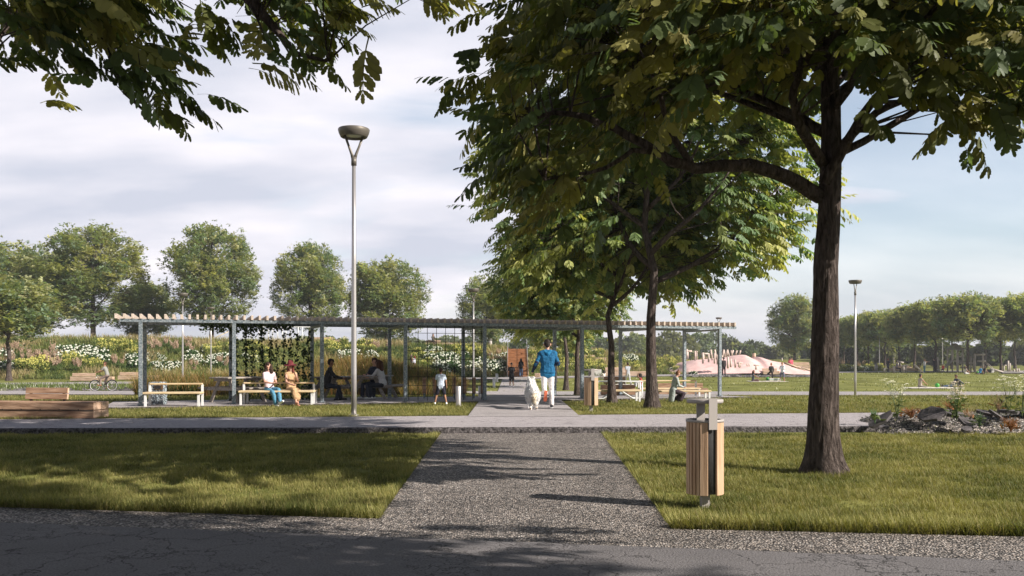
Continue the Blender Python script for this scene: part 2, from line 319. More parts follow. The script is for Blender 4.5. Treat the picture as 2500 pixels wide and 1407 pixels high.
class MB:
    def __init__(s): s.v = []; s.f = []; s.m = []; s.sm = []
    def add(s, vs, fs, mi=0, smooth=False):
        b = len(s.v); s.v += [tuple(v) for v in vs]; s.f += [tuple(i + b for i in f) for f in fs]; s.m += [mi] * len(fs); s.sm += [smooth] * len(fs); return s
    def box(s, c, d, rz=0, rx=0, ry=0, mi=0, bev=0):
        E = Matrix.Rotation(rz, 3, 'Z') @ Matrix.Rotation(ry, 3, 'Y') @ Matrix.Rotation(rx, 3, 'X'); c = Vector(c); h = [q / 2 for q in d]
        if not bev:
            vs = [c + E @ Vector((x * h[0], y * h[1], z * h[2])) for z in (-1, 1) for y in (-1, 1) for x in (-1, 1)]
            return s.add(vs, [(0, 2, 3, 1), (4, 5, 7, 6), (0, 1, 5, 4), (2, 6, 7, 3), (0, 4, 6, 2), (1, 3, 7, 5)], mi)
        vs = []; idx = {}
        for sx in (-1, 1):
            for sy in (-1, 1):
                for sz in (-1, 1):
                    for ax in range(3):
                        q = [sx * h[0], sy * h[1], sz * h[2]]
                        for a in range(3):
                            if a != ax: q[a] -= (sx, sy, sz)[a] * bev
                        idx[(sx, sy, sz, ax)] = len(vs); vs.append(c + E @ Vector(q))
        fs = []
        for ax in range(3):
            o = [a for a in range(3) if a != ax]
            for sg in (-1, 1):
                r = []
                for (a, b) in ((-1, -1), (1, -1), (1, 1), (-1, 1)):
                    k = [0, 0, 0]; k[ax] = sg; k[o[0]] = a; k[o[1]] = b; r.append(idx[(*k, ax)])
                fs.append(tuple(r))
        for ax in range(3):
            o = [a for a in range(3) if a != ax]
            for a in (-1, 1):
                for b in (-1, 1):
                    k1 = [0, 0, 0]; k1[ax] = -1; k1[o[0]] = a; k1[o[1]] = b; k2 = list(k1); k2[ax] = 1
                    fs.append((idx[(*k1, o[0])], idx[(*k1, o[1])], idx[(*k2, o[1])], idx[(*k2, o[0])]))
        for sx in (-1, 1):
            for sy in (-1, 1):
                for sz in (-1, 1): fs.append(tuple(idx[(sx, sy, sz, a)] for a in range(3)))
        return s.add(vs, fs, mi)
    def tube(s, pts, rad, n=8, mi=0, caps=True, smooth=True, flat=1.0):
        pts = [Vector(p) for p in pts]; rad = rad if isinstance(rad, (list, tuple)) else [rad] * len(pts)
        vs = []; fs = []; pu = None
        for i, p in enumerate(pts):
            t = (pts[min(i + 1, len(pts) - 1)] - pts[max(i - 1, 0)]).normalized()
            if pu is None: pu = Vector((1, 0, 0)) if abs(t.x) < .9 else Vector((0, 1, 0))
            x = (pu - t * pu.dot(t)).normalized(); y = t.cross(x); pu = x
            for k in range(n):
                a = 2 * math.pi * k / n; vs.append(p + x * math.cos(a) * rad[i] + y * math.sin(a) * rad[i] * flat)
        for i in range(len(pts) - 1):
            for k in range(n): fs.append((i * n + k, i * n + (k + 1) % n, (i + 1) * n + (k + 1) % n, (i + 1) * n + k))
        s.add(vs, fs, mi, smooth)
        if caps:
            b = len(s.v) - len(vs)
            s.f += [tuple(b + k for k in reversed(range(n))), tuple(b + (len(pts) - 1) * n + k for k in range(n))]; s.m += [mi] * 2; s.sm += [False] * 2
        return s
    def lathe(s, prof, n=20, c=(0, 0, 0), mi=0, smooth=True):
        vs = [(c[0] + r * math.cos(2 * math.pi * k / n), c[1] + r * math.sin(2 * math.pi * k / n), c[2] + z) for r, z in prof for k in range(n)]
        fs = [(i * n + k, i * n + (k + 1) % n, (i + 1) * n + (k + 1) % n, (i + 1) * n + k) for i in range(len(prof) - 1) for k in range(n)]
        return s.add(vs, fs, mi, smooth)
    def ball(s, c, r, n=10, mi=0, sc_=(1, 1, 1)):
        pr = [(r * math.sin(math.pi * i / n) + 1e-4, -r * math.cos(math.pi * i / n)) for i in range(n + 1)]
        b = len(s.v); s.lathe(pr, n * 2, (0, 0, 0), mi)
        for i in range(b, len(s.v)): v = s.v[i]; s.v[i] = (c[0] + v[0] * sc_[0], c[1] + v[1] * sc_[1], c[2] + v[2] * sc_[2])
        return s
    def mesh(s, name, mats):
        me = bpy.data.meshes.new(name); me.from_pydata(s.v, [], s.f)
        for m in (mats if isinstance(mats, (list, tuple)) else [mats]): me.materials.append(m)
        me.polygons.foreach_set('material_index', s.m); me.polygons.foreach_set('use_smooth', s.sm); me.update()
        return me
    def build(s, name, mats, parent=None, loc=None, rz=0):
        o = bpy.data.objects.new(name, s.mesh(name, mats)); COL.objects.link(o)
        if parent: o.parent = parent
        if loc is not None: o.location = loc
        if rz: o.rotation_euler.z = rz
        return o
KIDS = {}
def copy_tree(o, parent=None, kids=None):
    if kids is None:
        kids = {}
        for q in COL.objects:
            if q.parent: kids.setdefault(q.parent.name, []).append(q)
    c = o.copy(); COL.objects.link(c); c.parent = parent
    for ch in kids.get(o.name, []): copy_tree(ch, c, kids)
    return c
# ================================================================ the ground
def grid_axis(segs):
    a = []
    for lo, hi, st in segs: a += list(np.arange(lo, hi, st))
    a.append(segs[-1][1]); return np.array(a)
gx = grid_axis([(-600, -120, 30), (-120, -60, 4), (-60, 60, .9), (60, 120, 4), (120, 600, 30)])
gy = grid_axis([(-30, 17, 2.0), (17, 18.4, .2), (18.4, 30, 1.5), (30, 56, .7), (56, 76, 2), (76, 125, 1.0), (125, 180, 5), (180, 1380, 60)])
V = [(x, y, gz(x, y)) for y in gy for x in gx]; nx = len(gx)
idx = np.array([[j * nx + i, j * nx + i + 1, (j + 1) * nx + i + 1, (j + 1) * nx + i] for j in range(len(gy) - 1) for i in range(nx - 1)])
me = npmesh('ground', V, idx.ravel(), np.arange(len(idx)) * 4, [MT['lawn']], smooth=True)
g = bpy.data.objects.new('ground', me); COL.objects.link(g); tag(g, kind='structure')

def flat_poly(name, pts, z, mat, thick=0.0, sidemat=None):
    b = MB(); n = len(pts); b.add([(p[0], p[1], z) for p in pts], [tuple(range(n))])
    if thick:
        b.add([(p[0], p[1], z) for p in pts] + [(p[0], p[1], z - thick) for p in pts], [(i, n + i, n + (i + 1) % n, (i + 1) % n) for i in range(n)], 1)
    o = b.build(name, [mat, sidemat or mat]); return tag(o, kind='structure')
def fp(px, py, z): 
    Y = F * (EYE - z) / (py - HZ); return ((px - CX) / F * Y, Y)
def ext(a, b, t): return (a[0] + (b[0] - a[0]) * t, a[1] + (b[1] - a[1]) * t)
# foreground: gravel strip and gravel path, old cracked asphalt at the camera's feet
gl1, gl2 = fp(0, 1240, -.1), fp(925, 1268, -.1); gr1, gr2 = fp(1640, 1293, -.1), fp(2500, 1312, -.1)
pl, pr_ = fp(1075, 1060, -.1), fp(1470, 1060, -.1)
gl0 = ext(gl2, gl1, 3.2); gr0 = ext(gr1, gr2, 3.2)
pl = ext(gl2, pl, 1.03); pr_ = ext(gr1, pr_, 1.03)
a1, a2 = fp(0, 1280, -.1), fp(2500, 1375, -.1); al, ar = ext(a2, a1, 3), ext(a1, a2, 3)
flat_poly('gravel_path', [(al[0], al[1] - .3), (ar[0], ar[1] - .3), gr0, gr1, pr_, pl, gl2, gl0], -.094, MT['gravel'])
# asphalt with a slightly ragged worn edge
ed = []
for i in range(121):
    t = i / 120; p = ext(al, ar, t); ed.append((p[0], p[1] + .035 * mnoise.noise(Vector((p[0] * 2.1, 0, 0))) + .02 * mnoise.noise(Vector((p[0] * 7, 5, 0)))))
flat_poly('asphalt_path', [(-30, -12), (30, -12)] + ed[::-1], -.084, MT['asphalt'], .03)
# the raised road across
k1, k2 = fp(0, 1046, .02), fp(2100, 1041, .02); r1, r2 = fp(255, 1022, .02), fp(2100, 1008, .02)
kl, kr = ext(k2, k1, 2.2), ext(k1, k2, 2.2); rl, rr = ext(r2, r1, 2.2), ext(r1, r2, 2.2)
def kerb_y(x): return kl[1] + (kr[1] - kl[1]) * (x - kl[0]) / (kr[0] - kl[0])
def rear_y(x): return rl[1] + (rr[1] - rl[1]) * (x - rl[0]) / (rr[0] - rl[0])
def road():
    b = MB(); xs = np.arange(-24, 24.01, .12); n = len(xs); top = []; low = []; bk = []; bk2 = []; mid = []
    for x in xs:
        j = .018 * mnoise.noise(Vector((x * 6, 1, 0))) + .02 * mnoise.noise(Vector((x * 1.3, 4, 0)))
        y = kerb_y(x)
        top.append((x, y + .03 + j, .02)); mid.append((x, y - .012 + j, -.008 + .01 * mnoise.noise(Vector((x * 9, 2, 0)))))
        low.append((x, y - .025 + j * .7, -.11)); bk.append((x, rear_y(x), .02)); bk2.append((x, rear_y(x) + .01, -.06))
    rows = [bk2, bk, top]
    vs = [p for r in rows for p in r]; b.add(vs, [(r * n + i, r * n + i + 1, (r + 1) * n + i + 1, (r + 1) * n + i) for r in range(2) for i in range(n - 1)], 0)
    vs = top + mid + low; b.add(vs, [(r * n + i, r * n + i + 1, (r + 1) * n + i + 1, (r + 1) * n + i) for r in range(2) for i in range(n - 1)], 1)
    return tag(b.build('road', [MT['road'], MT['kerb']]), kind='structure')
road()
def strip(name, line, width, mat, dz, side=None, step=1.0, drop=.1):
    """a path draped over the terrain along a centre line [(x,y)..]"""
    pts = []
    for (x0, y0), (x1, y1) in zip(line, line[1:]):
        d = math.hypot(x1 - x0, y1 - y0); k = max(1, int(d / step))
        pts += [(x0 + (x1 - x0) * i / k, y0 + (y1 - y0) * i / k) for i in range(k)]
    pts.append(line[-1]); b = MB(); A = []; m = 4
    for i, p in enumerate(pts):
        q = pts[min(i + 1, len(pts) - 1)]; r = pts[max(i - 1, 0)]
        t = Vector((q[0] - r[0], q[1] - r[1], 0)).normalized(); nn = Vector((-t.y, t.x, 0))
        row = [Vector((p[0], p[1], 0)) + nn * (width / 2 - width * k / m) for k in range(m + 1)]
        zz = [gz(v.x, v.y) + dz for v in row]; ed_ = 1
        A.append([(row[0].x, row[0].y, zz[0] - drop)] + [(v.x, v.y, z) for v, z in zip(row, zz)] + [(row[-1].x, row[-1].y, zz[-1] - drop)])
    W = m + 3; vs = [v for r in A for v in r]; n = len(A)
    for k in range(W - 1):
        b.add([], []); 
    b.add(vs, [(i * W + k, i * W + k + 1, (i + 1) * W + k + 1, (i + 1) * W + k) for i in range(n - 1) for k in range(1, W - 2)], 0)
    base = len(b.v) - len(vs)
    for k in (0, W - 2):
        b.f += [tuple(base + q for q in (i * W + k, i * W + k + 1, (i + 1) * W + k + 1, (i + 1) * W + k)) for i in range(n - 1)]
        b.m += [1] * (n - 1); b.sm += [False] * (n - 1)
    return tag(b.build(name, [mat, side or mat]), kind='structure')
strip('centre_path', [(.27, 20.4), (.27, 30), (.3, 50), (.42, 86.5)], 2.55, MT['path'], .045, step=1.0)
strip('cross_path', [(-45, 56.5), (-20, 55.5), (0, 55), (20, 54.5), (60, 54)], 5.6, MT['path'], .09, MT['kerb'], 1.5)
strip('far_path', [(-44, 70), (-28, 74.5), (-14, 79), (0, 85), (14, 94), (30, 107), (45, 118), (62, 124), (110, 128)], 4.6, MT['path'], .07, MT['kerb'], 1.2)

# pergola line
PA = Vector(((343 - CX) / F * 24.7, 24.7, 0)); PB = Vector(((1757 - CX) / F * 30.8, 30.8, 0))
PD = (PB - PA).normalized(); PN = Vector((-PD.y, PD.x, 0)); PANG = math.atan2(PD.y, PD.x)
def PP(t, d, z=0): return PA + PD * t + PN * d + Vector((0, 0, z))
def pt_at(px, d=0.0):
    """distance along the pergola's front row seen at pixel column px"""
    k = (px - CX) / F; q = PA + PN * d
    return (k * q.y - q.x) / (PD.x - k * PD.y)
tl = (PB - PA).length
strip('pergola_paving', [tuple(PP(-.9, 1.15)[:2]), tuple(PP(tl + .9, 1.15)[:2])], 3.5, MT['path'], .05, MT['kerb'], 1.0, .06)

# ---------------------------------------------------------------- lawn blades
BL = ([(-.5, 0, 0), (.5, 0, 0), (-.42, .5, .06), (.42, .5, .06), (0, 1, .3)], [(0, 1, 3, 2), (2, 3, 4)])
def blades(name, XY, Hh, Wd, lean, cols, z0=None, mat='blade'):
    n = len(XY); Z = np.array([gz(a, b) for a, b in XY]) if z0 is None else np.full(n, z0)
    a = rng.uniform(0, 2 * math.pi, n); l_ = np.abs(rng.normal(0, lean, n))
    up = np.stack([np.cos(a) * l_, np.sin(a) * l_, np.ones(n)], 1)
    X = frames(up, np.stack([np.cos(a), np.sin(a), np.zeros(n)], 1))
    X = scl(X, Wd, Hh, Hh)
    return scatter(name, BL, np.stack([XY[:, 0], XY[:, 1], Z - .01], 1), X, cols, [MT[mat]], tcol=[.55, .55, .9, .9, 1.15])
def patch(x, y, s, o=0): return mnoise.noise(Vector((x * s, y * s, o)))
def lawn_cols(XY, dry=.25):
    n = len(XY); q = np.array([patch(a, b, .8, 1) * .6 + patch(a, b, 2.7, 2) * .4 for a, b in XY]) + rng.normal(0, .22, n)
    g0 = np.array([.085, .105, .025]); g1 = np.array([.33, .305, .11]); t = np.clip(.5 + q * 1.0, 0, 1)[:, None]
    C = g0 * (1 - t) + g1 * t; d = rng.random(n) < dry * .5; C[d] = np.array([.34, .28, .12]) * rng.uniform(.7, 1.1, (d.sum(), 1)); return C
def in_left(x, y):
    yl = gl0[1] + (gl2[1] - gl0[1]) * (x - gl0[0]) / (gl2[0] - gl0[0]); xe = gl2[0] + (pl[0] - gl2[0]) * (y - gl2[1]) / (pl[1] - gl2[1])
    return (y > yl) & (x < xe) & (y < 17.2)
def in_right(x, y):
    yl = gr1[1] + (gr0[1] - gr1[1]) * (x - gr1[0]) / (gr0[0] - gr1[0]); xe = gr1[0] + (pr_[0] - gr1[0]) * (y - gr1[1]) / (pr_[1] - gr1[1])
    return (y > yl) & (x > xe) & (y < 17.2)
def lawn(name, f, x0, x1, y0, y1, dens, ref=9.5):
    XY = []; n = int((x1 - x0) * (y1 - y0) * dens)
    X = rng.uniform(x0, x1, n); Y = rng.uniform(y0, y1, n)
    keep = (np.abs(X) < Y * .62 + 3.2) & (rng.random(n) < np.clip((ref / Y) ** 1.2, 0, 1)) & f(X, Y); XY = np.stack([X, Y], 1)[keep]
    dist = XY[:, 1] / ref; n = len(XY); hgt = np.array([.85 + .6 * patch(a, b, 1.6, 9) + .5 * patch(a, b, 5, 7) for a, b in XY])
    o = blades(name, XY, rng.uniform(.04, .10, n) * hgt, .0042 * np.clip(dist, 1, 3), .45, lawn_cols(XY), z0=-.10)
    return tag(o, kind='stuff')
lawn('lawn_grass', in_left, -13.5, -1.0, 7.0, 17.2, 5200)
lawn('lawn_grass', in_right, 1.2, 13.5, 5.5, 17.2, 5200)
# longer uncut grass along the lawn edges
def edge_grass(name, p, q, n, inward, h=(.09, .20), wd=.006, z0=-.10, spread=.10):
    t = rng.random(n); off = np.abs(rng.normal(0, spread, n)); d = np.array([q[0] - p[0], q[1] - p[1]]); ln_ = np.linalg.norm(d); nn = np.array([-d[1], d[0]]) / ln_ * inward
    cl = np.array([.35 + .9 * abs(patch(v * ln_, 0, 2.3, 5)) for v in t]); 
    XY = np.array(p) + t[:, None] * d + off[:, None] * nn; keep = rng.random(n) < cl + .35; XY = XY[keep]; n = len(XY)
    o = blades(name, XY, rng.uniform(*h, n), wd, .5, lawn_cols(XY, .2) * 1.1, z0=z0); return tag(o, kind='stuff')
edge_grass('edge_grass', (-9.0, gl0[1] + (gl2[1] - gl0[1]) * (-9.0 - gl0[0]) / (gl2[0] - gl0[0])), gl2, 9000, 1)
edge_grass('edge_grass', gr1, (9.0, gr1[1] + (gr0[1] - gr1[1]) * (9.0 - gr1[0]) / (gr0[0] - gr1[0])), 14000, 1)
edge_grass('edge_grass', gl2, pl, 4200, 1, (.05, .11)); edge_grass('edge_grass', gr1, pr_, 4200, -1, (.05, .11))
# grass strip between road and pergola, and the lawn behind it
def strip_grass(name, cond, x0, x1, y0, y1, n, h, wd):
    X = rng.uniform(x0, x1, n); Y = rng.uniform(y0, y1, n); keep = np.array([cond(a, b) for a, b in zip(X, Y)]) & (np.abs(X) < Y * .62 + 1)
    XY = np.stack([X, Y], 1)[keep]; n = len(XY)
    return tag(blades(name, XY, rng.uniform(*h, n), wd, .5, lawn_cols(XY)), kind='stuff')
def off_perg(x, y):
    v = Vector((x, y, 0)) - PA; t = v.dot(PD); d = v.dot(PN); return not (-.95 < t < tl + .95 and -.6 < d < 2.9)
c1 = lambda x, y: y > rear_y(x) + .03 and not (-1.02 < x < 1.56) and off_perg(x, y)
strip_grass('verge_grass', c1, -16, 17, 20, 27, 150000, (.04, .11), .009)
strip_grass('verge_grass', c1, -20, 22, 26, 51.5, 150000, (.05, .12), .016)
xs = np.arange(-1.05, -12.5, -.012); XY = np.stack([-rng.uniform(1.1, 13, 9000), np.zeros(9000)], 1); XY = np.concatenate([XY, np.stack([rng.uniform(1.6, 14, 9000), np.zeros(9000)], 1)])
XY[:, 1] = [rear_y(x) + abs(random.gauss(0, .07)) for x in XY[:, 0]]
tag(blades('verge_grass', XY, rng.uniform(.06, .14, len(XY)), .009, .4, lawn_cols(XY)), kind='stuff')
# meadow flowers: fine white specks over the far lawn
def far_lawn_tufts():
    n = 26000; X = rng.uniform(-40, 62, n); Y = rng.uniform(58.5, 118, n); k = (np.abs(X) < Y * .6)
    XY = np.stack([X, Y], 1)[k]; pn = np.array([patch(a, b, .22, 3) for a, b in XY]); XY = XY[(pn > -.05)]
    XY = np.array([p for p in XY if p[1] < ip(CX + F * p[0] / p[1], FOOT) - 1]); n = len(XY)
    C = np.tile(np.array([.20, .22, .055]), (n, 1)) * rng.uniform(.7, 1.25, (n, 1)); wmask = rng.random(n) < .10; C[wmask] = (.75, .75, .55)
    tag(blades('meadow_specks', XY, rng.uniform(.07, .20, n), .045, .6, C), kind='stuff')
far_lawn_tufts()
# tall tawny grass in front of the slope
def tall_grass(name, poly, n, h, wd, pal):
    XY = []; xs_ = [p[0] for p in poly]; ys_ = [p[1] for p in poly]
    while len(XY) < n:
        x = random.uniform(min(xs_), max(xs_)); y = random.uniform(min(ys_), max(ys_)); c = False; j = len(poly) - 1
        for i in range(len(poly)):
            if (poly[i][1] > y) != (poly[j][1] > y) and x < (poly[j][0] - poly[i][0]) * (y - poly[i][1]) / (poly[j][1] - poly[i][1]) + poly[i][0]: c = not c
            j = i
        if c: XY.append((x, y))
    XY = np.array(XY); q = np.array([patch(a, b, .9, 4) for a, b in XY]); t = np.clip(.5 + q * 1.1 + rng.normal(0, .25, n), 0, .999); pal = np.array(pal)
    C = pal[(t * len(pal)).astype(int)] * rng.uniform(.75, 1.25, (n, 1))
    hh = rng.uniform(*h, n) * np.clip(1 + .5 * np.array([patch(a, b, .5, 8) for a, b in XY]), .5, 1.5)
    return tag(blades(name, XY, hh, wd, .28, C), kind='stuff')
TAWNY = [(.05, .08, .02), (.10, .12, .03), (.25, .16, .06), (.34, .23, .10), (.27, .14, .055), (.15, .14, .04)]
tall_grass('tall_grass', [(-12.4, 34), (-10.2, 33.2), (-9.6, 37), (-10.5, 39), (-5, 42), (-2.3, 43), (-2.6, 50), (-12, 52), (-13.4, 44), (-12.6, 38)], 52000, (.55, 1.15), .022, TAWNY)
tall_grass('tall_grass', [(-13.9, 33.2), (-10.9, 32.4), (-10.2, 38), (-13.2, 41), (-15.0, 36)], 12000, (.45, 1.0), .02, TAWNY)
tall_grass('tall_grass', [(-4.6, 37.5), (-2.4, 38), (-2.2, 41), (-5, 41.5)], 5000, (.45, .9), .02, TAWNY)
# meadow on the slope
def slope_xy(n, u0, u1, a, b):
    U = rng.uniform(u0, u1, n); T = rng.uniform(a, b, n); Y = np.array([ip(u, FOOT) for u in U]) + T; return np.stack([(U - CX) / F * Y, Y], 1), U
def meadow(name, n, u0, u1, a, b, h, wd):
    XY, U = slope_xy(n, u0, u1, a, b); k = ~((U > 1236) & (U < 1292)); XY = XY[k]; n = len(XY)
    q = np.array([patch(x, y, .23, 4) * 1.2 + patch(x, y, .9, 6) * .5 for x, y in XY]); t = np.clip(.5 + q + rng.normal(0, .12, n), 0, .999)
    pal = np.array([(.05, .085, .025), (.09, .13, .035), (.14, .18, .05), (.20, .22, .07), (.28, .26, .10), (.38, .31, .17)])
    C = pal[(t * 6).astype(int)] * rng.uniform(.75, 1.25, (n, 1))
    return tag(blades(name, XY, rng.uniform(*h, n) * np.clip(1 + q, .5, 1.6), wd, .3, C), kind='stuff')
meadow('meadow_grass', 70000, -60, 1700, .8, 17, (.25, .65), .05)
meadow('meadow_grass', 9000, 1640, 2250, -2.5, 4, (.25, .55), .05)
# ================================================================ trees
def leaflet(w=.20, jag=.10, fold=.22):
    ys = [0, .18, .34, .42, .58, .66, .82, .93, 1.0]
    xs_ = [.02, .24 * w / .42, w * .9, w * (.9 - jag * 2), w, w * (1 - jag * 2.2), w * .85, w * .4, 0]
    mid = [(0, 0, 0), (0, .5, 0), (0, 1.0, -.04)]
    Lf = [(-x, y, abs(x) * fold - .10 * y * y) for x, y in zip(xs_[1:-1], ys[1:-1])]; Rt = [(x, y, abs(x) * fold - .10 * y * y) for x, y in zip(xs_[1:-1], ys[1:-1])]
    vs = mid + Lf + Rt; a = 3; b = 3 + len(Lf)
    return vs, [tuple([0, 1, 2] + list(range(b - 1, a - 1, -1))), tuple([0] + list(range(b, b + len(Rt))) + [2, 1])]
def frond(pairs=5, length=.5, ll=.22, droop=.35, hang=.75, seed=0, w=.25, simple=False):
    r = random.Random(seed); V = []; Fc = []; C = []
    def cur(s): return Vector((0, length * s, -droop * length * s * s))
    k = 5; b = 0
    for i in range(k):
        s = i / (k - 1); p = cur(s); wd = .006 * (1 - .6 * s); V += [(p.x - wd, p.y, p.z), (p.x + wd, p.y, p.z)]; C += [.6, .6]
    Fc += [(2 * i, 2 * i + 1, 2 * i + 3, 2 * i + 2) for i in range(k - 1)]
    lv, lf = leaflet(w) if not simple else ([(0, 0, 0), (-w, .45, .06), (-w * .7, .8, 0), (0, 1, -.05), (w * .7, .8, 0), (w, .45, .06)], [(0, 3, 2, 1), (0, 5, 4, 3)])
    items = [(.30 + .66 * (i / (pairs - 1)), sd_) for i in range(pairs) for sd_ in (-1, 1)] + [(1.0, 0)]
    for s, sd_ in items:
        p = cur(s); d = Vector((sd_ * r.uniform(.45, .75), r.uniform(.25, .5) if sd_ else 1.0, -hang * r.uniform(.6, 1.3))).normalized()
        up = Vector((-sd_ * .3 + r.uniform(-.3, .3), r.uniform(-.1, .5), 1)); x = d.cross(up).normalized(); z = x.cross(d)
        sz = ll * (0.7 + .5 * math.sin(math.pi * min(1, s))) * r.uniform(.85, 1.15); b = len(V); br = r.uniform(.8, 1.2)
        for v in lv: q = p + x * v[0] * sz + d * v[1] * sz + z * v[2] * sz; V.append(tuple(q)); C.append(br)
        Fc += [tuple(b + i for i in f) for f in lf]
    return V, Fc, C
def limb_path(p0, az, up, length, n=6, curl=.12, seed=0):
    r = random.Random(seed); p = Vector(p0); d = Vector((math.cos(az) * math.cos(up), math.sin(az) * math.cos(up), math.sin(up))); out_ = [p.copy()]
    for i in range(n):
        d = (d + Vector((r.uniform(-1, 1), r.uniform(-1, 1), r.uniform(-.6, .9))) * curl + Vector((0, 0, .05))).normalized(); p = p + d * length / n; out_.append(p.copy())
    return out_
def taper(r0, r1, n, e=.8): return [r1 + (r0 - r1) * (1 - i / (n - 1)) ** e for i in range(n)]
def trunk_mesh(mb, pts, r0, r1, n=20, flare=True, lump=.04, seed=0):
    """tapered trunk with root flare, slightly uneven"""
    P_ = [Vector(p) for p in pts]; S = []; 
    for a, b in zip(P_, P_[1:]):
        k = max(2, int((b - a).length / (.22 if n < 40 else .05))); S += [a.lerp(b, i / k) for i in range(k)]
    S.append(P_[-1]); H = S[-1].z - S[0].z; vs = []
    for i, p in enumerate(S):
        h = p.z - S[0].z; rr = r0 + (r1 - r0) * (h / H) ** .9
        for k in range(n):
            a = 2 * math.pi * k / n; f = 1
            if flare: f += (.72 * math.exp(-h / .18)) * (.5 + .5 * abs(math.cos(a * 2.5 + seed))) + .12 * math.exp(-h / .6)
            if n > 40: f += .075 * (abs(mnoise.noise(Vector((math.cos(a) * 5, math.sin(a) * 5, h * 1.6)))) + .6 * abs(mnoise.noise(Vector((math.cos(a) * 11, math.sin(a) * 11, h * 3.5)))) - .25)
            f += lump * mnoise.noise(Vector((math.cos(a) * 1.5, math.sin(a) * 1.5, h * 1.7 + seed)))
            vs.append((p.x + math.cos(a) * rr * f, p.y + math.sin(a) * rr * f, p.z - (.12 if i == 0 else 0)))
    m = len(S); mb.add(vs, [(i * n + k, i * n + (k + 1) % n, (i + 1) * n + (k + 1) % n, (i + 1) * n + k) for i in range(m - 1) for k in range(n)], 0, True)
LEAFPAL = np.array([(.13, .145, .045), (.19, .19, .06), (.09, .12, .045), (.28, .26, .095), (.10, .14, .065)])
def crown_from(name, clusters, centre, fr, per, mat, parent, pal, spread=.28, size=(1, .2), simple=False, bright=1.0):
    """fronds radiating at every cluster; clusters: (n,3)"""
    n = len(clusters); obs = []; Cn = np.repeat(clusters, per, 0); N_ = len(Cn)
    outd = Cn - centre; outd[:, 2] *= .6; outd /= np.linalg.norm(outd, axis=1, keepdims=True) + 1e-6
    D = outd * .8 + rng.normal(0, .55, (N_, 3)); D[:, 2] = D[:, 2] * .45 + .10
    Mx = frames(D, np.tile(np.array([0, 0, 1.0]), (N_, 1)) + rng.normal(0, .25, (N_, 3))); Mx = scl(Mx, *(rng.normal(size[0], size[1], N_).clip(.5, 1.6),) * 3)
    # frames(): x = y cross up -> z points up
    Ps = Cn + rng.normal(0, spread, (N_, 3)); pick = rng.integers(0, len(fr), N_)
    base = pal[rng.integers(0, len(pal), n)]; cc = np.repeat(base, per, 0) * rng.uniform(.75, 1.25, (N_, 1)) * bright
    V = []; Lo = []; St = []; Cc = []; vb = 0; lb = 0
    for j, T in enumerate(fr):
        k = pick == j; m = k.sum()
        if not m: continue
        tv = np.array(T[0], np.float32); v = (np.einsum('nij,kj->nki', Mx[k], tv) + Ps[k][:, None, :]).reshape(-1, 3)
        lp = np.concatenate([np.array(f) for f in T[1]]); ln_ = np.array([len(f) for f in T[1]]); st = np.concatenate([[0], np.cumsum(ln_)[:-1]])
        Lo.append((lp[None] + (np.arange(m) * len(tv))[:, None]).ravel() + vb); St.append((st[None] + (np.arange(m) * len(lp))[:, None]).ravel() + lb)
        V.append(v); Cc.append((cc[k][:, None, :] * np.array(T[2])[None, :, None]).reshape(-1, 3)); vb += len(v); lb += m * len(lp)
    me = npmesh(name, np.concatenate(V), np.concatenate(Lo), np.concatenate(St), [mat], None, np.concatenate(Cc))
    o = bpy.data.objects.new(name, me); COL.objects.link(o); o.parent = parent; return o
def twigs(mb, clusters, nodes, r=.012, n=4, sag=.12):
    Nn = np.array([list(p) for p in nodes])
    for c in clusters:
        d = np.linalg.norm(Nn - c, axis=1) + np.maximum(0, Nn[:, 2] - c[2]) * .6; j = int(np.argmin(d)); a = Vector(Nn[j]); b = Vector(c)
        if (b - a).length < .1: continue
        m = a.lerp(b, .5) + Vector((random.uniform(-1, 1), random.uniform(-1, 1), random.uniform(-.5, 1))) * (b - a).length * sag
        mb.tube([a, m, b], [r * (1 + (b - a).length * .6), r, r * .4], n, caps=False)
def finish_tree(name, loc, label, group, mb, clusters, centre, fr, per, mat, pal, **kw):
    t = root(name, loc); tag(t, label, 'tree', group); mb.build('trunk', [MT['bark']], t)
    crown_from('crown', clusters, centre, fr, per, mat, t, pal, **kw); return t
FR_NEAR = [frond(6, .52, .165, .45, .85, 1, .21), frond(7, .58, .16, .35, .75, 2, .20), frond(5, .44, .17, .55, 1.0, 3, .22)]
FR_MID = [frond(5, .50, .18, .45, .8, s, .22, True) for s in (5, 6, 7)]
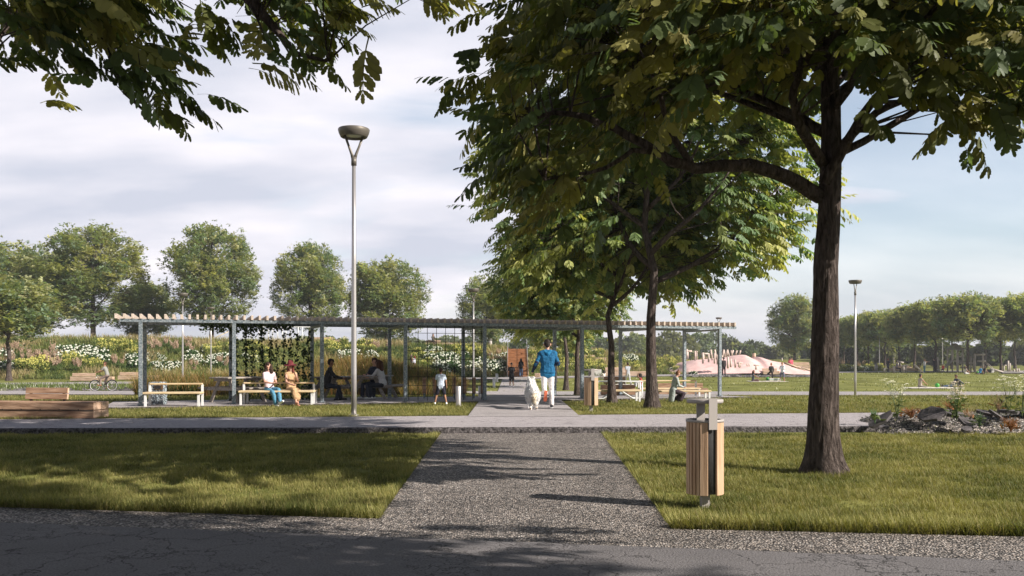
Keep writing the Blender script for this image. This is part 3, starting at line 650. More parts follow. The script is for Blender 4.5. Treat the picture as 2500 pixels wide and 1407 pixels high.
# --- the big tree beside the path
def near_tree():
    Y0 = 11.4; base = Vector(((2010 - CX) / F * Y0, Y0, -.10)); mb = MB()
    tp = [(0, 0, 0), (.0, 0, .6), (.02, 0, 1.6), (.03, 0, 2.6), (.08, 0, 3.4), (.10, 0, 4.2), (.10, .05, 5.2), (.22, .1, 6.4), (.15, .1, 7.6), (.2, .1, 8.6)]
    trunk_mesh(mb, tp, .195, .055, 90, True, .05, 1)
    def L3(pp, ys):
        return [Vector(((a - CX) / F * y, y, EYE - (b - HZ) / F * y)) - base for (a, b), y in zip(pp, ys)]
    limbs = [
        (L3([(2003, 480), (1950, 447), (1890, 420), (1830, 402), (1765, 404), (1700, 412), (1640, 395), (1570, 350), (1500, 312), (1430, 285), (1350, 275), (1290, 290)], [11.4, 11.3, 11.2, 11.1, 11.0, 10.9, 10.8, 10.8, 10.8, 10.9, 11, 11]), .10, .018),
        (L3([(1690, 405), (1640, 330), (1620, 270), (1600, 200), (1560, 120)], [10.9, 10.8, 10.6, 10.4, 10.2]), .045, .014),
        (L3([(1610, 375), (1545, 367), (1480, 410), (1400, 425), (1330, 440)], [10.8, 10.7, 10.5, 10.4, 10.3]), .035, .01),
        (L3([(2010, 400), (1975, 345), (1945, 290), (1935, 240), (1950, 190), (1920, 150), (1880, 130)], [11.3, 11.1, 10.9, 10.8, 10.7, 10.5, 10.4]), .075, .02),
        (L3([(1950, 195), (1955, 140), (1945, 60), (1950, -40)], [10.7, 10.6, 10.6, 10.6]), .035, .015),
        (L3([(2005, 320), (1960, 292), (1900, 265), (1830, 232), (1760, 195), (1690, 175), (1600, 160)], [11.5, 11.6, 11.8, 12, 12.2, 12.4, 12.7]), .07, .015),
        (L3([(1770, 200), (1700, 218), (1620, 222), (1560, 215)], [12.2, 12.1, 12.0, 11.8]), .028, .01),
        (L3([(2012, 450), (2045, 390), (2085, 320), (2130, 250), (2180, 190), (2220, 130), (2260, 40)], [11.3, 11.2, 11, 10.8, 10.7, 10.6, 10.5]), .075, .02),
        (L3([(2040, 375), (2090, 320), (2140, 275), (2200, 248), (2260, 222), (2330, 218), (2420, 240)], [11.4, 11.3, 11.1, 11, 10.9, 10.8, 10.7]), .06, .014),
        (L3([(2040, 245), (2080, 205), (2130, 178), (2190, 145), (2260, 110), (2350, 90)], [11.5, 11.6, 11.7, 11.9, 12.1, 12.4]), .055, .015),
        (L3([(2035, 160), (2060, 120), (2080, 60), (2110, -20)], [11.3, 11.1, 10.8, 10.5]), .045, .015),
        (L3([(2010, 190), (1960, 130), (1900, 100), (1820, 60)], [11.4, 11.7, 12.1, 12.6]), .05, .015)]
    nodes = [Vector(p) for p in tp[4:]]
    for pts, a, b in limbs:
        Q = []
        for p, q in zip(pts, pts[1:]): Q += [p, p.lerp(q, .5) + Vector((random.uniform(-.02, .02), random.uniform(-.02, .02), random.uniform(-.02, .02)))]
        Q.append(pts[-1]); mb.tube(Q, taper(a, b, len(Q)), 9); nodes += Q[3:]
    for k in range(16):   # upper limbs all round
        h = 4.0 + k * .28; az = k * 2.4; q = limb_path((.1, .05, h), az, .45, 3.4 * (1 - k / 26), 7, .14, k); mb.tube(q, taper(.055, .012, len(q)), 7); nodes += q[2:]
    bot = [(1120, 330), (1165, 385), (1215, 420), (1260, 470), (1350, 490), (1420, 465), (1500, 425), (1560, 385), (1640, 320), (1700, 250), (1800, 235), (1900, 270), (1985, 250), (2030, 90), (2075, 150), (2140, 200), (2230, 205), (2300, 190), (2370, 260), (2430, 290), (2560, 280), (2700, 250)]
    left = [(-400, 1300), (0, 1262), (60, 1250), (120, 1215), (170, 1190), (230, 1165), (290, 1175), (330, 1200), (400, 1225), (460, 1290), (500, 1330)]
    C = []
    while len(C) < 1080:
        u = Vector((random.gauss(0, 1), random.gauss(0, 1), random.gauss(0, 1))).normalized() * (random.random() ** (1 / 2.2))
        p = Vector((u.x * 5.3, u.y * 4.9, 6.1 + u.z * 3.7)); w_ = p + base
        if w_.y < 8.3 or p.z < 2.5 or w_.x > 6.6: continue
        px, py = CX + F * w_.x / w_.y, HZ - F * (w_.z - EYE) / w_.y
        mg = .42 * F / w_.y
        if py > ip(px, bot) - .45 * mg + 15 or px < ip(py, left) + mg * .5: continue
        if mnoise.noise(p * .55 + Vector((3, 1, 0))) < -.20: continue
        ly = ip(px, [(1290, 290), (1350, 275), (1430, 285), (1500, 312), (1570, 350), (1640, 395), (1700, 412), (1765, 404), (1830, 402), (1890, 420), (1950, 447), (2003, 480)]); l2 = ip(px, [(1600, 160), (1690, 175), (1760, 195), (1830, 232), (1900, 265), (1960, 292), (2005, 320)])
        if w_.y < 11.2 and 1350 < px < 1990 and (-45 < ly - py < 130 or (px > 1620 and -40 < l2 - py < 110)) and random.random() < .9: continue
        if 1930 < px < 2045 and w_.y < 11.2 and py > 60 and random.random() < .85: continue
        if 1660 < px < 2000 and py > 140 and random.random() < .80: continue
        if 1280 < px < 1680 and py > 250 and random.random() < .35: continue
        if px < 2000 and py > 200 and w_.y < 10.9 and random.random() < .85: continue
        if px > 2045 and py > 120 and random.random() < .45: continue
        C.append(p)
    # the lit sprays round the lower right edge, and fill along the left and lower edge
    for (px, py, y) in [(2360, 285, 9.4), (2400, 300, 9.2), (2330, 245, 9.5), (2430, 250, 9.0), (2470, 290, 9.1), (2490, 180, 8.5), (2470, 120, 8.2), (2500, 60, 8), (1880, 60, 8.4), (1800, 110, 8.6), (1960, 60, 8.4), (2050, 40, 8.2), (1740, 40, 8.3),
                        (1380, 420, 10.2), (1320, 440, 10.6), (1290, 380, 10.8), (1250, 310, 11), (1240, 250, 11), (1340, 470, 10.6), (1420, 480, 10.4), (1240, 180, 10.5), (1260, 90, 10.2)]:
        w_ = Vector(((px - CX) / F * y, y, EYE - (py - HZ) / F * y)) - base; C += [w_, w_ + Vector((random.uniform(-.3, .3), random.uniform(-.3, .3), random.uniform(0, .2)))]
    C = np.array([list(c) for c in C]); twigs(mb, C, nodes, .009, 4)
    finish_tree('tree', base, 'large dark tree with a thick bare trunk beside the near litter bin', 'trees in the row beside the path', mb, C, np.array([0, 0, 5.0]), FR_NEAR, 5, MT['leaf'], LEAFPAL, spread=.20, size=(.88, .15), bright=.85)
near_tree()
# --- the next trees of the row
def row_tree(seed, H, rad, zb, r0, ncl, front=-99, nl=13, first=None):
    random.seed(seed); mb = MB(); first = first or zb + .4
    tp = [(0, 0, 0)] + [(random.uniform(-.05, .05) * i, random.uniform(-.05, .05) * i, H * .88 * (i / 7)) for i in range(1, 8)]
    trunk_mesh(mb, tp, r0, r0 * .22, 16, True, .05, seed); nodes = [Vector(p) for p in tp[3:]]
    def at(h):
        for a, b in zip(tp, tp[1:]):
            if h <= b[2]: return Vector(a).lerp(Vector(b), (h - a[2]) / (b[2] - a[2]))
        return Vector(tp[-1])
    for k in range(nl):
        f = k / (nl - 1); h = first + (H * .82 - first) * f; az = k * 2.4 + random.uniform(-.4, .4); l_ = rad * (.85 - .5 * f)
        q = limb_path(at(h), az, .45 + .35 * f, l_, 7, .16, seed * 50 + k); mb.tube(q, taper(r0 * (.55 - .25 * f), .014, len(q)), 7); nodes += q[2:]
        for j in range(3):
            s = q[2 + j]; q2 = limb_path(s, az + (-1) ** j * random.uniform(.5, 1.1), .3, l_ * .5, 4, .2, seed * 90 + k * 4 + j); mb.tube(q2, taper(r0 * .14, .008, len(q2)), 5); nodes += q2[1:]
    cz = (zb + H) / 2; C = []
    while len(C) < ncl:
        u = Vector((random.gauss(0, 1), random.gauss(0, 1), random.gauss(0, 1))).normalized() * (random.random() ** (1 / 2.4))
        p = Vector((u.x * rad, u.y * rad, cz + u.z * (H - zb) / 2)); rr = math.hypot(u.x, u.y)
        if u.z < 0: p.x *= 1 + .12 * -u.z; p.y *= 1 + .12 * -u.z
        if mnoise.noise(p * (2.4 / rad) + Vector((seed, 1, 0))) < (-.16 if H < 9.7 or rad < 5 else -.06): continue
        if p.y < front or (rad < 5 and p.z < zb + (H - zb) * .34 * (1 - min(1, rr * 1.25))): continue
        if abs(p.x) < .85 and p.y < .3 and p.z < zb + (H - zb) * .62 and rad < 5: continue
        if rad < 5 and p.y < -.4 and p.z < zb + (H - zb) * .6 and random.random() < .5: continue
        C.append(p)
    C = np.array([list(c) for c in C]); twigs(mb, C, nodes, .008 if rad < 6 else .02, 4)
    return mb, C, np.array([0, 0, cz - (H - zb) * .15])
ROW = {}
def place_row(key, px, py, y, label, build=None, rz=0, s=1):
    x = (px - CX) / F * y; loc = (x, y, gz(x, y))
    if key not in ROW:
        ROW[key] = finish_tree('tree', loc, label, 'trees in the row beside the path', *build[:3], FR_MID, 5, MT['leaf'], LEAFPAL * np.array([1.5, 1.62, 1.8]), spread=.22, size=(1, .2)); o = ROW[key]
    else: o = copy_tree(ROW[key]); o.location = loc; o['label'] = label
    o.rotation_euler.z = rz; o.scale = (s,) * 3; return o
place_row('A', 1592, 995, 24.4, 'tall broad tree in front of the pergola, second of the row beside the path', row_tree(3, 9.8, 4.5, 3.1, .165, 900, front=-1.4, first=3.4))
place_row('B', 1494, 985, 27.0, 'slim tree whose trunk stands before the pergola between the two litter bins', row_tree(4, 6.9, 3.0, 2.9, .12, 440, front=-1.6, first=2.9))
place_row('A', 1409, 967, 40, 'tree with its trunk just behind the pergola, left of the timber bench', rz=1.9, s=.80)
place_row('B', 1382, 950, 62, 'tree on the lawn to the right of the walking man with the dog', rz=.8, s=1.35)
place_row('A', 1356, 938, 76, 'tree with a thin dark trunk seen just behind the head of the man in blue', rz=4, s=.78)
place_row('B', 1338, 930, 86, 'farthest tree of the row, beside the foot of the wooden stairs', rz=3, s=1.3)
# trees behind the camera's right shoulder whose crowns shade the asphalt
for (x, y, s, rz, lab) in [(8.2, -.2, 1.05, 3.0, 'tree of the row standing behind the viewer, its shade on the asphalt'), (4.9, .3, .92, 2.2, 'tree of the row close behind the viewer, shading the gravel'), (5.9, .5, .98, 1.57, 'tree of the row right of the viewer, outside the frame, shading the left gravel strip')]:
    o = copy_tree(ROW['A']); o.location = (x, y, -.1); o.rotation_euler.z = rz; o.scale = (s, s, s * (1.15 if x == 5.9 else 1)); o['label'] = lab
# --- overhanging tree at the upper left
def over_tree():
    base = Vector((-6.6, 6.0, -.1)); mb = MB(); tp = [(0, 0, 0), (0, 0, 2), (.1, .1, 3.6), (.2, .1, 5.5), (.2, .2, 8)]
    trunk_mesh(mb, tp, .19, .05, 18, True, .05, 4); nodes = [Vector(p) for p in tp[2:]]
    def L3(pp, ys): return [Vector(((a - CX) / F * y, y, EYE - (b - HZ) / F * y)) - base for (a, b), y in zip(pp, ys)]
    for pts, a, b in [
        ([Vector((.1, .1, 3.6))] + L3([(-300, -160), (-60, -60), (110, -10), (190, 40), (240, 90), (270, 125), (285, 180), (310, 230), (350, 270)], [6.6, 7.2, 7.6, 7.7, 7.8, 7.8, 7.8, 7.8, 7.8]), .08, .010),
        ([Vector((.2, .1, 4.6))] + L3([(-100, -500), (200, -330), (450, -160), (600, -10), (650, 45), (680, 80), (720, 130), (800, 150)], [6.6, 7, 7.3, 7.6, 7.6, 7.6, 7.6, 7.6]), .08, .010),
        ([Vector((.2, .1, 5.2))] + L3([(100, -700), (500, -420), (850, -200), (1000, -70), (1040, 10)], [6.8, 7.4, 8, 8.4, 8.5]), .07, .008),
        (L3([(110, -10), (40, 30), (0, 90), (-30, 160)], [7.6, 7.5, 7.4, 7.3]), .03, .008),
        (L3([(190, 40), (310, 0), (400, -20)], [7.7, 7.9, 8.1]), .02, .008),
        (L3([(600, -10), (630, 50), (650, 100)], [7.6, 7.5, 7.4]), .012, .006)]:
        Q = []
        for p, q in zip(pts, pts[1:]): Q += [p, p.lerp(q, .5)]
        Q.append(pts[-1]); mb.tube(Q, taper(a, b, len(Q)), 8); nodes += Q[2:]
    for k in range(14): q = limb_path((.15, .1, 4 + k * .3), k * 2.4 + 2, .5, 3.2 * (1 - k / 24), 6, .15, k + 70); mb.tube(q, taper(.05, .012, len(q)), 7); nodes += q[2:]
    blobs = [(20, 60, 70), (60, 20, 80), (130, 60, 80), (180, 90, 60), (230, 70, 60), (200, 20, 80), (300, 20, 60), (340, 60, 50), (370, 100, 45), (300, 120, 55), (350, 155, 50), (395, 175, 30), (290, 190, 50), (340, 220, 45), (390, 240, 40), (440, 250, 30), (380, 275, 28), (60, 130, 45), (100, 170, 35), (20, 180, 40), (255, 215, 25), (270, 245, 25), (110, 110, 40), (160, 20, 90), (60, -30, 120), (250, -30, 120), (380, -30, 100),
             (510, 90, 22), (520, 40, 25), (560, 15, 30), (590, 70, 18), (650, 10, 55), (700, 30, 60), (760, 50, 55), (800, 62, 40), (850, 45, 26), (720, 90, 50), (680, 130, 35), (655, 160, 25), (730, 150, 30), (770, 130, 40), (740, 0, 70), (800, 10, 50), (840, -5, 40), (1030, 5, 22), (1050, 20, 12), (620, -30, 70), (720, -50, 80)]
    C = []
    for (a, b, r) in blobs:
        for j in range(max(1, int(r * r / 1450))):
            y = random.uniform(6.9, 8.4); px = a + random.gauss(0, r * .34) - 12; py = b + random.gauss(0, r * .34) - 34
            C.append(Vector(((px - CX) / F * y, y, EYE - (py - HZ) / F * y)) - base)
    while len(C) < 620:   # the crown above the picture
        u = Vector((random.gauss(0, 1), random.gauss(0, 1), random.gauss(0, 1))).normalized() * (random.random() ** .4)
        p = Vector((u.x * 4.8, u.y * 4.2, 7.0 + u.z * 3)); w_ = p + base
        if w_.y > 3.5 and HZ - F * (w_.z - EYE) / w_.y > -280: continue
        if w_.z < 3.2 or (abs(w_.x) < 1.2 and w_.y < 3): continue
        C.append(p)
    C = np.array([list(c) for c in C]); twigs(mb, C, nodes, .006, 4)
    finish_tree('tree', base, 'tree overhanging the upper left corner with drooping lobed leaves', None, mb, C, np.array([0, 0, 5.0]), [frond(6, .34, .115, .45, .75, s, .21) for s in (21, 22, 23)], 4, MT['leaf'], LEAFPAL * 1.05, spread=.10, size=(.95, .2))
over_tree()
# --- broad park trees seen far off
def spray(seed, k=8):
    r = random.Random(seed); V = []; Fc = []; C = []
    for i in range(k):
        a = r.uniform(0, 6.28); d = Vector((math.cos(a), math.sin(a), r.uniform(-.5, .25))).normalized(); x = d.cross(Vector((r.uniform(-.4, .4), r.uniform(-.4, .4), 1))).normalized(); s = r.uniform(.19, .32); p = Vector((r.uniform(-.2, .2), r.uniform(-.2, .2), r.uniform(-.12, .12))); b = len(V)
        for (u, v) in ((0, 0), (-.33, .45), (0, 1), (.33, .45)): q = p + x * u * s + d * v * s; V.append(tuple(q)); C.append(r.uniform(.85, 1.15))
        Fc.append((b, b + 1, b + 2, b + 3))
    return V, Fc, C
SPR = [spray(s) for s in range(4)]
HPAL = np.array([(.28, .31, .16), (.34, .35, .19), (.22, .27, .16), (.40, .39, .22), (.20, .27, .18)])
def far_tree(key, seed, H, rad, zb, r0, ncl, per=16, spread=.42, nl=15, pal=HPAL):
    mb, C, ctr = row_tree(seed, H, rad, zb, r0, ncl, nl=nl, first=zb + .3)
    t = root('tree', (0, 0, 0)); mb.build('trunk', [MT['bark']], t)
    o = crown_from('crown', C, ctr, SPR, per, MT['leaf2'], t, pal, spread=spread, size=(1.0, .2)); return t
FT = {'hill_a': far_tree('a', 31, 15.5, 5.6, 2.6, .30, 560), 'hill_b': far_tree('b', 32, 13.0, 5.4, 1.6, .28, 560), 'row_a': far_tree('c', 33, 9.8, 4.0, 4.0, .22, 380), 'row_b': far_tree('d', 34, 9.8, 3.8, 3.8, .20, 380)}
used = set()
def put_tree(key, px, y, toppx, label, group, rz, basez=None, wide=1.0):
    x = (px - CX) / F * y; z = gz(x, y) if basez is None else basez
    Hn = {'hill_a': 15.9, 'hill_b': 13.4, 'row_a': 10.2, 'row_b': 10.2}[key]
    top = EYE + (HZ - toppx) / F * y; s = (top - z) / Hn
    o = FT[key] if key not in used else copy_tree(FT[key]); used.add(key)
    o.location = (x, y, z); o.rotation_euler = (0, 0, rz); o.scale = (s * wide, s * wide, s); tag(o, label, 'tree', group)
GH = 'trees on the flowering slope and its top'
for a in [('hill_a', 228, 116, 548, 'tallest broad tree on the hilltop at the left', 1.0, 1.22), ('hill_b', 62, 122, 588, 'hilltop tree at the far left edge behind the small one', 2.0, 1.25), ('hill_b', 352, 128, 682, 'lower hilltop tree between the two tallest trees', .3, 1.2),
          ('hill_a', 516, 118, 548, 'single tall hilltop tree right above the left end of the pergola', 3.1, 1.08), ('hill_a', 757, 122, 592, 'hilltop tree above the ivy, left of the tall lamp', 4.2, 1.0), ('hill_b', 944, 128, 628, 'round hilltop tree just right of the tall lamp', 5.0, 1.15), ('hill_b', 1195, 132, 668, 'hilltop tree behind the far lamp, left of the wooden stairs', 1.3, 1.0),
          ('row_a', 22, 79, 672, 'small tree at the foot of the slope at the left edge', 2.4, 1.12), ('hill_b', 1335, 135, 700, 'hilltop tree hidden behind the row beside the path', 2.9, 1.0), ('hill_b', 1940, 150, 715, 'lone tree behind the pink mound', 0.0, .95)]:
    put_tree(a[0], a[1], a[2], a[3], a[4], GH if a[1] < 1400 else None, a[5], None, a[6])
GR = 'trees in the row along the playground'
for i, (px, y, top, key, lab) in enumerate([(2362, 112, 716, 'row_a', 'tallest tree of the playground row, beside the roofed play tower'), (2444, 118, 728, 'row_b', 'playground tree right of the log frame'), (2285, 121, 730, 'row_a', 'playground tree with the dark trunk left of the slide'), (2232, 128, 742, 'row_b', 'playground tree above the pushchair'),
        (2160, 138, 758, 'row_a', 'playground tree just right of the thin lamp'), (2121, 148, 762, 'row_b', 'playground tree behind the flower bed, third from the big trunk'), (2093, 156, 770, 'row_a', 'playground tree hidden behind the lamp post on the lawn'), (2060, 165, 776, 'row_b', 'smallest playground tree, first right of the big trunk'), (2510, 112, 716, 'row_a', 'playground tree cut by the right edge of the view'),
        (2196, 150, 752, 'row_b', 'rear tree of the playground row above the blue flowers'), (2324, 145, 742, 'row_b', 'rear playground tree behind the play tower'), (2405, 150, 732, 'row_a', 'rear playground tree behind the log frame'), (2478, 148, 735, 'row_b', 'rear playground tree near the right edge')]):
    put_tree(key, px, y, top, lab, GR, i * 1.7, None, 1.0)
# --- far woods
def woods(name, spans, seedv, pal, dist, leaf=.9, z0=0):
    P_ = []; C_ = []; r = random.Random(seedv)
    for (u0, u1, top) in spans:
        u = u0
        while u < u1:
            y = dist * r.uniform(.9, 1.12); x = (u - CX) / F * y; g_ = gz(x, y) if dist < 200 else z0
            H = (EYE + (HZ - top) / F * y - g_) * r.uniform(.78, 1.12); rad = H * r.uniform(.42, .6); c0 = pal[r.randrange(len(pal))] * r.uniform(.8, 1.2)
            m = 900; d = rng.normal(size=(m, 3)); d /= np.linalg.norm(d, axis=1, keepdims=True); d *= rng.uniform(.72, 1.0, (m, 1))
            bump = 1 + .25 * np.array([mnoise.noise(Vector((v[0] * 2 + u, v[1] * 2, v[2] * 2))) for v in d]); q = d * bump[:, None] * [rad, rad, H * .5] + [x, y, g_ + H * .52]
            P_.append(q); C_.append(np.tile(c0, (m, 1)) * rng.uniform(.7, 1.3, (m, 1))); u += rad / y * F * r.uniform(.7, 1.1)
    P_ = np.concatenate(P_); C_ = np.concatenate(C_); n = len(P_)
    Mx = scl(frames(rng.normal(size=(n, 3))), *(rng.uniform(.7, 1.4, n) * leaf,) * 3)
    Tq = ([(-.4, 0, 0), (0, -.6, .1), (.45, 0, 0), (.1, .6, .1)], [(0, 1, 2, 3)])
    tag(scatter(name, Tq, P_, Mx, C_, [MT['leaf2']]), kind='stuff')
WP = np.array([(.13, .155, .08), (.11, .14, .075), (.17, .18, .09), (.15, .17, .10)])
woods('far_woods', [(740, 1020, 822), (1020, 1290, 822), (1400, 1560, 815), (1560, 1800, 815), (1800, 2000, 838), (2000, 2560, 850)], 5, WP, 250, .85, -1.0)
woods('far_woods', [(1990, 2560, 838)], 8, WP * .8, 190, .7)
# ================================================================ pergola
def pergola():
    t = root('pergola', PA, PANG); tag(t, 'long pergola of galvanised posts and beams under a roof of timber slats', 'pergola')
    zb, bh = 2.31, .085; D2 = 2.35
    fx = [pt_at(v) for v in (343, 571, 786, 990, 1183, 1421, 1592, 1757)]
    def post(x, y):
        m = MB(); m.box((x, y, zb / 2 + .02), (.105, .105, zb), bev=.008); m.box((x, y, .06), (.17, .17, .015)); m.build('post', MT['galv'], t)
    for x in fx: post(x, 0); post(x, D2)
    for y, z0 in ((0, zb), (D2, zb)):
        m = MB(); h = .05
        m.box((tl / 2 + .05, y - .052, z0 + bh / 2 + .02), (tl + 1.15, .008, bh)); m.box((tl / 2 + .05, y, z0 + bh + .014), (tl + 1.15, .10, .008)); m.box((tl / 2 + .05, y, z0 + .024), (tl + 1.15, .10, .008)); m.build('beam', MT['galv'], t)
    for x in fx:
        m = MB(); m.box((x, D2 / 2, zb - .012), (.10, D2 - .12, .06)); m.build('cross_beam', MT['galv'], t)
    n = 94; L0 = -.62; L1 = tl + .55
    for i in range(n):
        x = L0 + (L1 - L0) * i / (n - 1); m = MB(); j = random.uniform(-.012, .012)
        m.box((x, D2 / 2 + .03 + j, zb + bh + .02 + .070), (.062, D2 + .24, .134), bev=.004); m.build('slat', MT['slatwood'], t)
    for k in range(12):
        x = fx[3] + .10 + (fx[4] - fx[3] - .2) * k / 8
        if k > 8: break
        m = MB(); m.tube([(x, .0, .05), (x, .0, zb + .03)], .0085, 6); m.build('grid_wire', MT['wire'], t)
    for k in range(9):
        z = .24 + k * .265; m = MB(); m.tube([(fx[3] + .06, .012, z), (fx[4] - .06, .012, z)], .0085, 6); m.build('grid_wire', MT['wire'], t)
    for j in range(2):
        pass
    return fx
FX = pergola()
# ivy strands climbing wires in the second bay
def vine(px_i, x, d, H, thick, label):
    r = random.Random(px_i); loc = PP(x, d, .03); t = root('climbing_vine', loc, PANG); tag(t, label, 'vine', 'climbing vines under the pergola')
    m = MB(); pts = [(r.uniform(-.03, .03) * math.sin(i), r.uniform(-.02, .02), H * i / 12) for i in range(13)]; m.tube(pts, .006, 5); m.build('stem', MT['bark'], t)
    n = int(H * 85 * thick); z = rng.uniform(.03, H, n); clump = np.array([.35 + .65 * abs(mnoise.noise(Vector((px_i, 0, v * 1.7)))) * 2.4 for v in z])
    keep = rng.random(n) < clump + .18; z = z[keep]; n = len(z); q = np.stack([rng.normal(0, .036 * thick ** .5, n) * (1 + .6 * (z < .4)), rng.normal(0, .04, n), z], 1)
    D = rng.normal(0, 1, (n, 3)); D[:, 2] -= .7; Mx = scl(frames(D), *(rng.uniform(.055, .095, n),) * 3); C = np.tile(np.array([.03, .05, .018]), (n, 1)) * rng.uniform(.5, 1.5, (n, 1))
    Tl = ([(0, 0, 0), (-.45, .3, .05), (-.35, .75, .02), (0, 1.05, -.05), (.35, .75, .02), (.45, .3, .05)], [(0, 3, 2, 1), (0, 5, 4, 3)])
    scatter('leaves', Tl, q, Mx, C, [MT['leaf']], t); return t
VL = ['bushy vine hugging the left post of the ivy bay', 'second vine from the left in the ivy bay', 'thin vine left of the seated woman in jeans', 'vine right behind the woman in jeans', 'thick vine between the two seated women', 'narrow short vine between the two seated women', 'vine just left of the woman in the hat', 'vine rising behind the red hat', 'dense vine right of the woman in the hat', 'thin vine beside the third rear post', 'thick vine wound round the third rear post', 'sparse vine left of the ivy bay on the second rear post']
sp = FX[2] - FX[1]
for i, (f, d, H, th) in enumerate([(.10, 2.1, 2.25, 1.4), (.22, 2.2, 2.25, 1.3), (.30, 2.1, 2.2, .8), (.41, 2.0, 2.2, 1.4), (.52, 2.1, 2.0, 1.1), (.60, 2.2, 1.9, .6), (.68, 2.1, 2.1, .9), (.76, 2.0, 2.2, .8), (.85, 2.1, 2.1, 1.3), (.93, 2.2, 2.0, .8), (.985, 2.1, 2.1, 1.5), (.0, 2.3, 2.2, .9)]):
    vine(i, FX[1] + sp * f - .1 + .15 * (i == 11), d, H, th, VL[i])
o = root('climbing_vine', PP(FX[1], 0, 0), PANG); tag(o, 'mat of vine leaves creeping along the rear beam over the ivy bay', 'vine', 'climbing vines under the pergola')
n = 900; q = np.stack([rng.uniform(-.9, sp * .75, n), rng.normal(2.25, .10, n), 2.34 - np.abs(rng.normal(0, .13, n))], 1); q[:, 2] += .05
Mx = scl(frames(rng.normal(0, 1, (n, 3))), *(rng.uniform(.05, .09, n),) * 3); scatter('leaves', ([(0, 0, 0), (-.45, .3, .05), (-.35, .75, .02), (0, 1.05, -.05), (.35, .75, .02), (.45, .3, .05)], [(0, 3, 2, 1), (0, 5, 4, 3)]), q, Mx, np.tile(np.array([.05, .08, .025]), (n, 1)) * rng.uniform(.5, 1.5, (n, 1)), [MT['leaf']], o)

# ================================================================ lamps
def lamp():
    t = root('street_lamp', (0, 0, 0)); H = 6.6
    m = MB(); m.tube([(0, 0, -.05), (0, 0, 1.0), (0, 0, 3.5), (0, 0, 5.78)], [.064, .063, .054, .044], 20); m.lathe([(.0, 0), (.12, .0), (.12, .02), (.066, .025)], 20); m.build('pole', MT['steel'], t)
    m = MB(); m.tube([(0, 0, 5.76), (0, 0, 5.95)], [.062, .062], 20); m.build('collar', MT['lampgrey'], t)
    for k in range(2):
        a = R(15 + 180 * k); m = MB(); c, s_ = math.cos(a), math.sin(a); m.tube([(.02 * c, .02 * s_, 5.92), (.05 * c, .05 * s_, 6.02), (.12 * c, .12 * s_, 6.2), (.205 * c, .205 * s_, 6.44)], [.042, .034, .026, .03], 10, flat=.6); m.build('bracket', MT['lampgrey'], t)
    m = MB(); m.lathe([(.001, 6.585), (.30, 6.60), (.352, 6.60), (.365, 6.575), (.345, 6.50), (.305, 6.415), (.29, 6.405), (.26, 6.41), (.25, 6.46)], 36); m.build('lamp_head', MT['lampgrey'], t)
    m = MB(); m.lathe([(.251, 6.46), (.20, 6.445), (.10, 6.43), (.001, 6.43)], 28); m.build('lens', MT['glass'], t); return t
lp = lamp(); first = True
for (px, y, lab) in [(864, 20.75, 'tallest lamp, standing beside the road left of centre'), (446, 60.8, 'lamp seen through the left end of the pergola, its head against the hilltop tree'), (515, 82, 'smaller lamp beyond the far path, just left of the ivy'), (1156, 57, 'lamp behind the right half of the wire grid'),
                     (1755, 105, 'lamp whose head just clears the right end of the pergola roof'), (2088, 50.8, 'lamp on the lawn edge right of the big trunk'), (2147, 136, 'thin distant lamp by the playground flower bed'), (2301, 132, 'distant lamp half hidden by the playground trees near the red coated child')]:
    x = (px - CX) / F * y; o = lp if first else copy_tree(lp); first = False; o.location = (x, y, .02 if y < 22 else gz(x, y)); o.rotation_euler.z = R(-8 + px % 50); tag(o, lab, 'lamp', 'park lamps')

# ================================================================ litter bins
def bin_():
    t = root('litter_bin', (0, 0, 0)); W, Dp, z0, z1 = .168, .168, .13, .86
    m = MB(); m.box((0, 0, .10), (.085, .05, .34)); m.build('foot', MT['bingrey'], t)
    def outline(k=0): # slatted round body
        return None
    angs = [(270 - 27, .074), (270 + 27, .074)] + [(270 + 27 + 19 + 13.4 * i, .031) for i in range(21) if 19 + 13.4 * i < 292]
    for a_, wide in angs:
        a = R(a_); m = MB(); m.box((math.cos(a) * W, math.sin(a) * Dp, (z0 + z1) / 2), (.022, wide, z1 - z0 - .02), rz=a, bev=.003); m.build('slat', MT['binwood'], t)
    m = MB(); m.lathe([(.001, z0 + .02), (W - .014, z0 + .02), (W - .014, z1 - .01), (W - .014, z1 + .004), (W + .013, z1 + .004), (W + .013, z1 - .018), (W + .011, z1 - .018)], 36); m.build('liner', col('binliner', (.055, .055, .058), .6), t); m = MB(); m.lathe([(W - .018, z1 + .005), (W + .016, z1 + .005), (W + .016, z1 - .02), (W + .012, z1 - .02)], 36); m.build('rim', MT['bingrey'], t)
    m = MB(); m.box((0, .10, (z1 + 1.02) / 2 + -.04), (.085, .012, 1.08 - z1)); m.build('back_plate', MT['bingrey'], t)
    m = MB(); m.box((.0, -(Dp + .018), .925), (.085, .012, .30)); m.build('front_plate', MT['bingrey'], t)
    m = MB(); m.lathe([(.001, 1.022), (.168, 1.022), (.176, 1.032), (.176, 1.054), (.17, 1.06), (.001, 1.06)], 36); m.build('lid', MT['bingrey'], t); return t
b1 = bin_(); q = fp(1721, 1240, -.1); b1.location = (q[0], q[1], -.1); b1.rotation_euler.z = R(12); tag(b1, 'large near litter bin of vertical wood slats with a round lid, on the right lawn', 'litter bin', 'wood-slatted litter bins')
b2 = copy_tree(b1); q = fp(1443, 1003, 0); b2.location = (q[0], q[1], 0); b2.rotation_euler.z = R(9); b2['label'] = 'smaller litter bin of wood slats standing before the pergola'
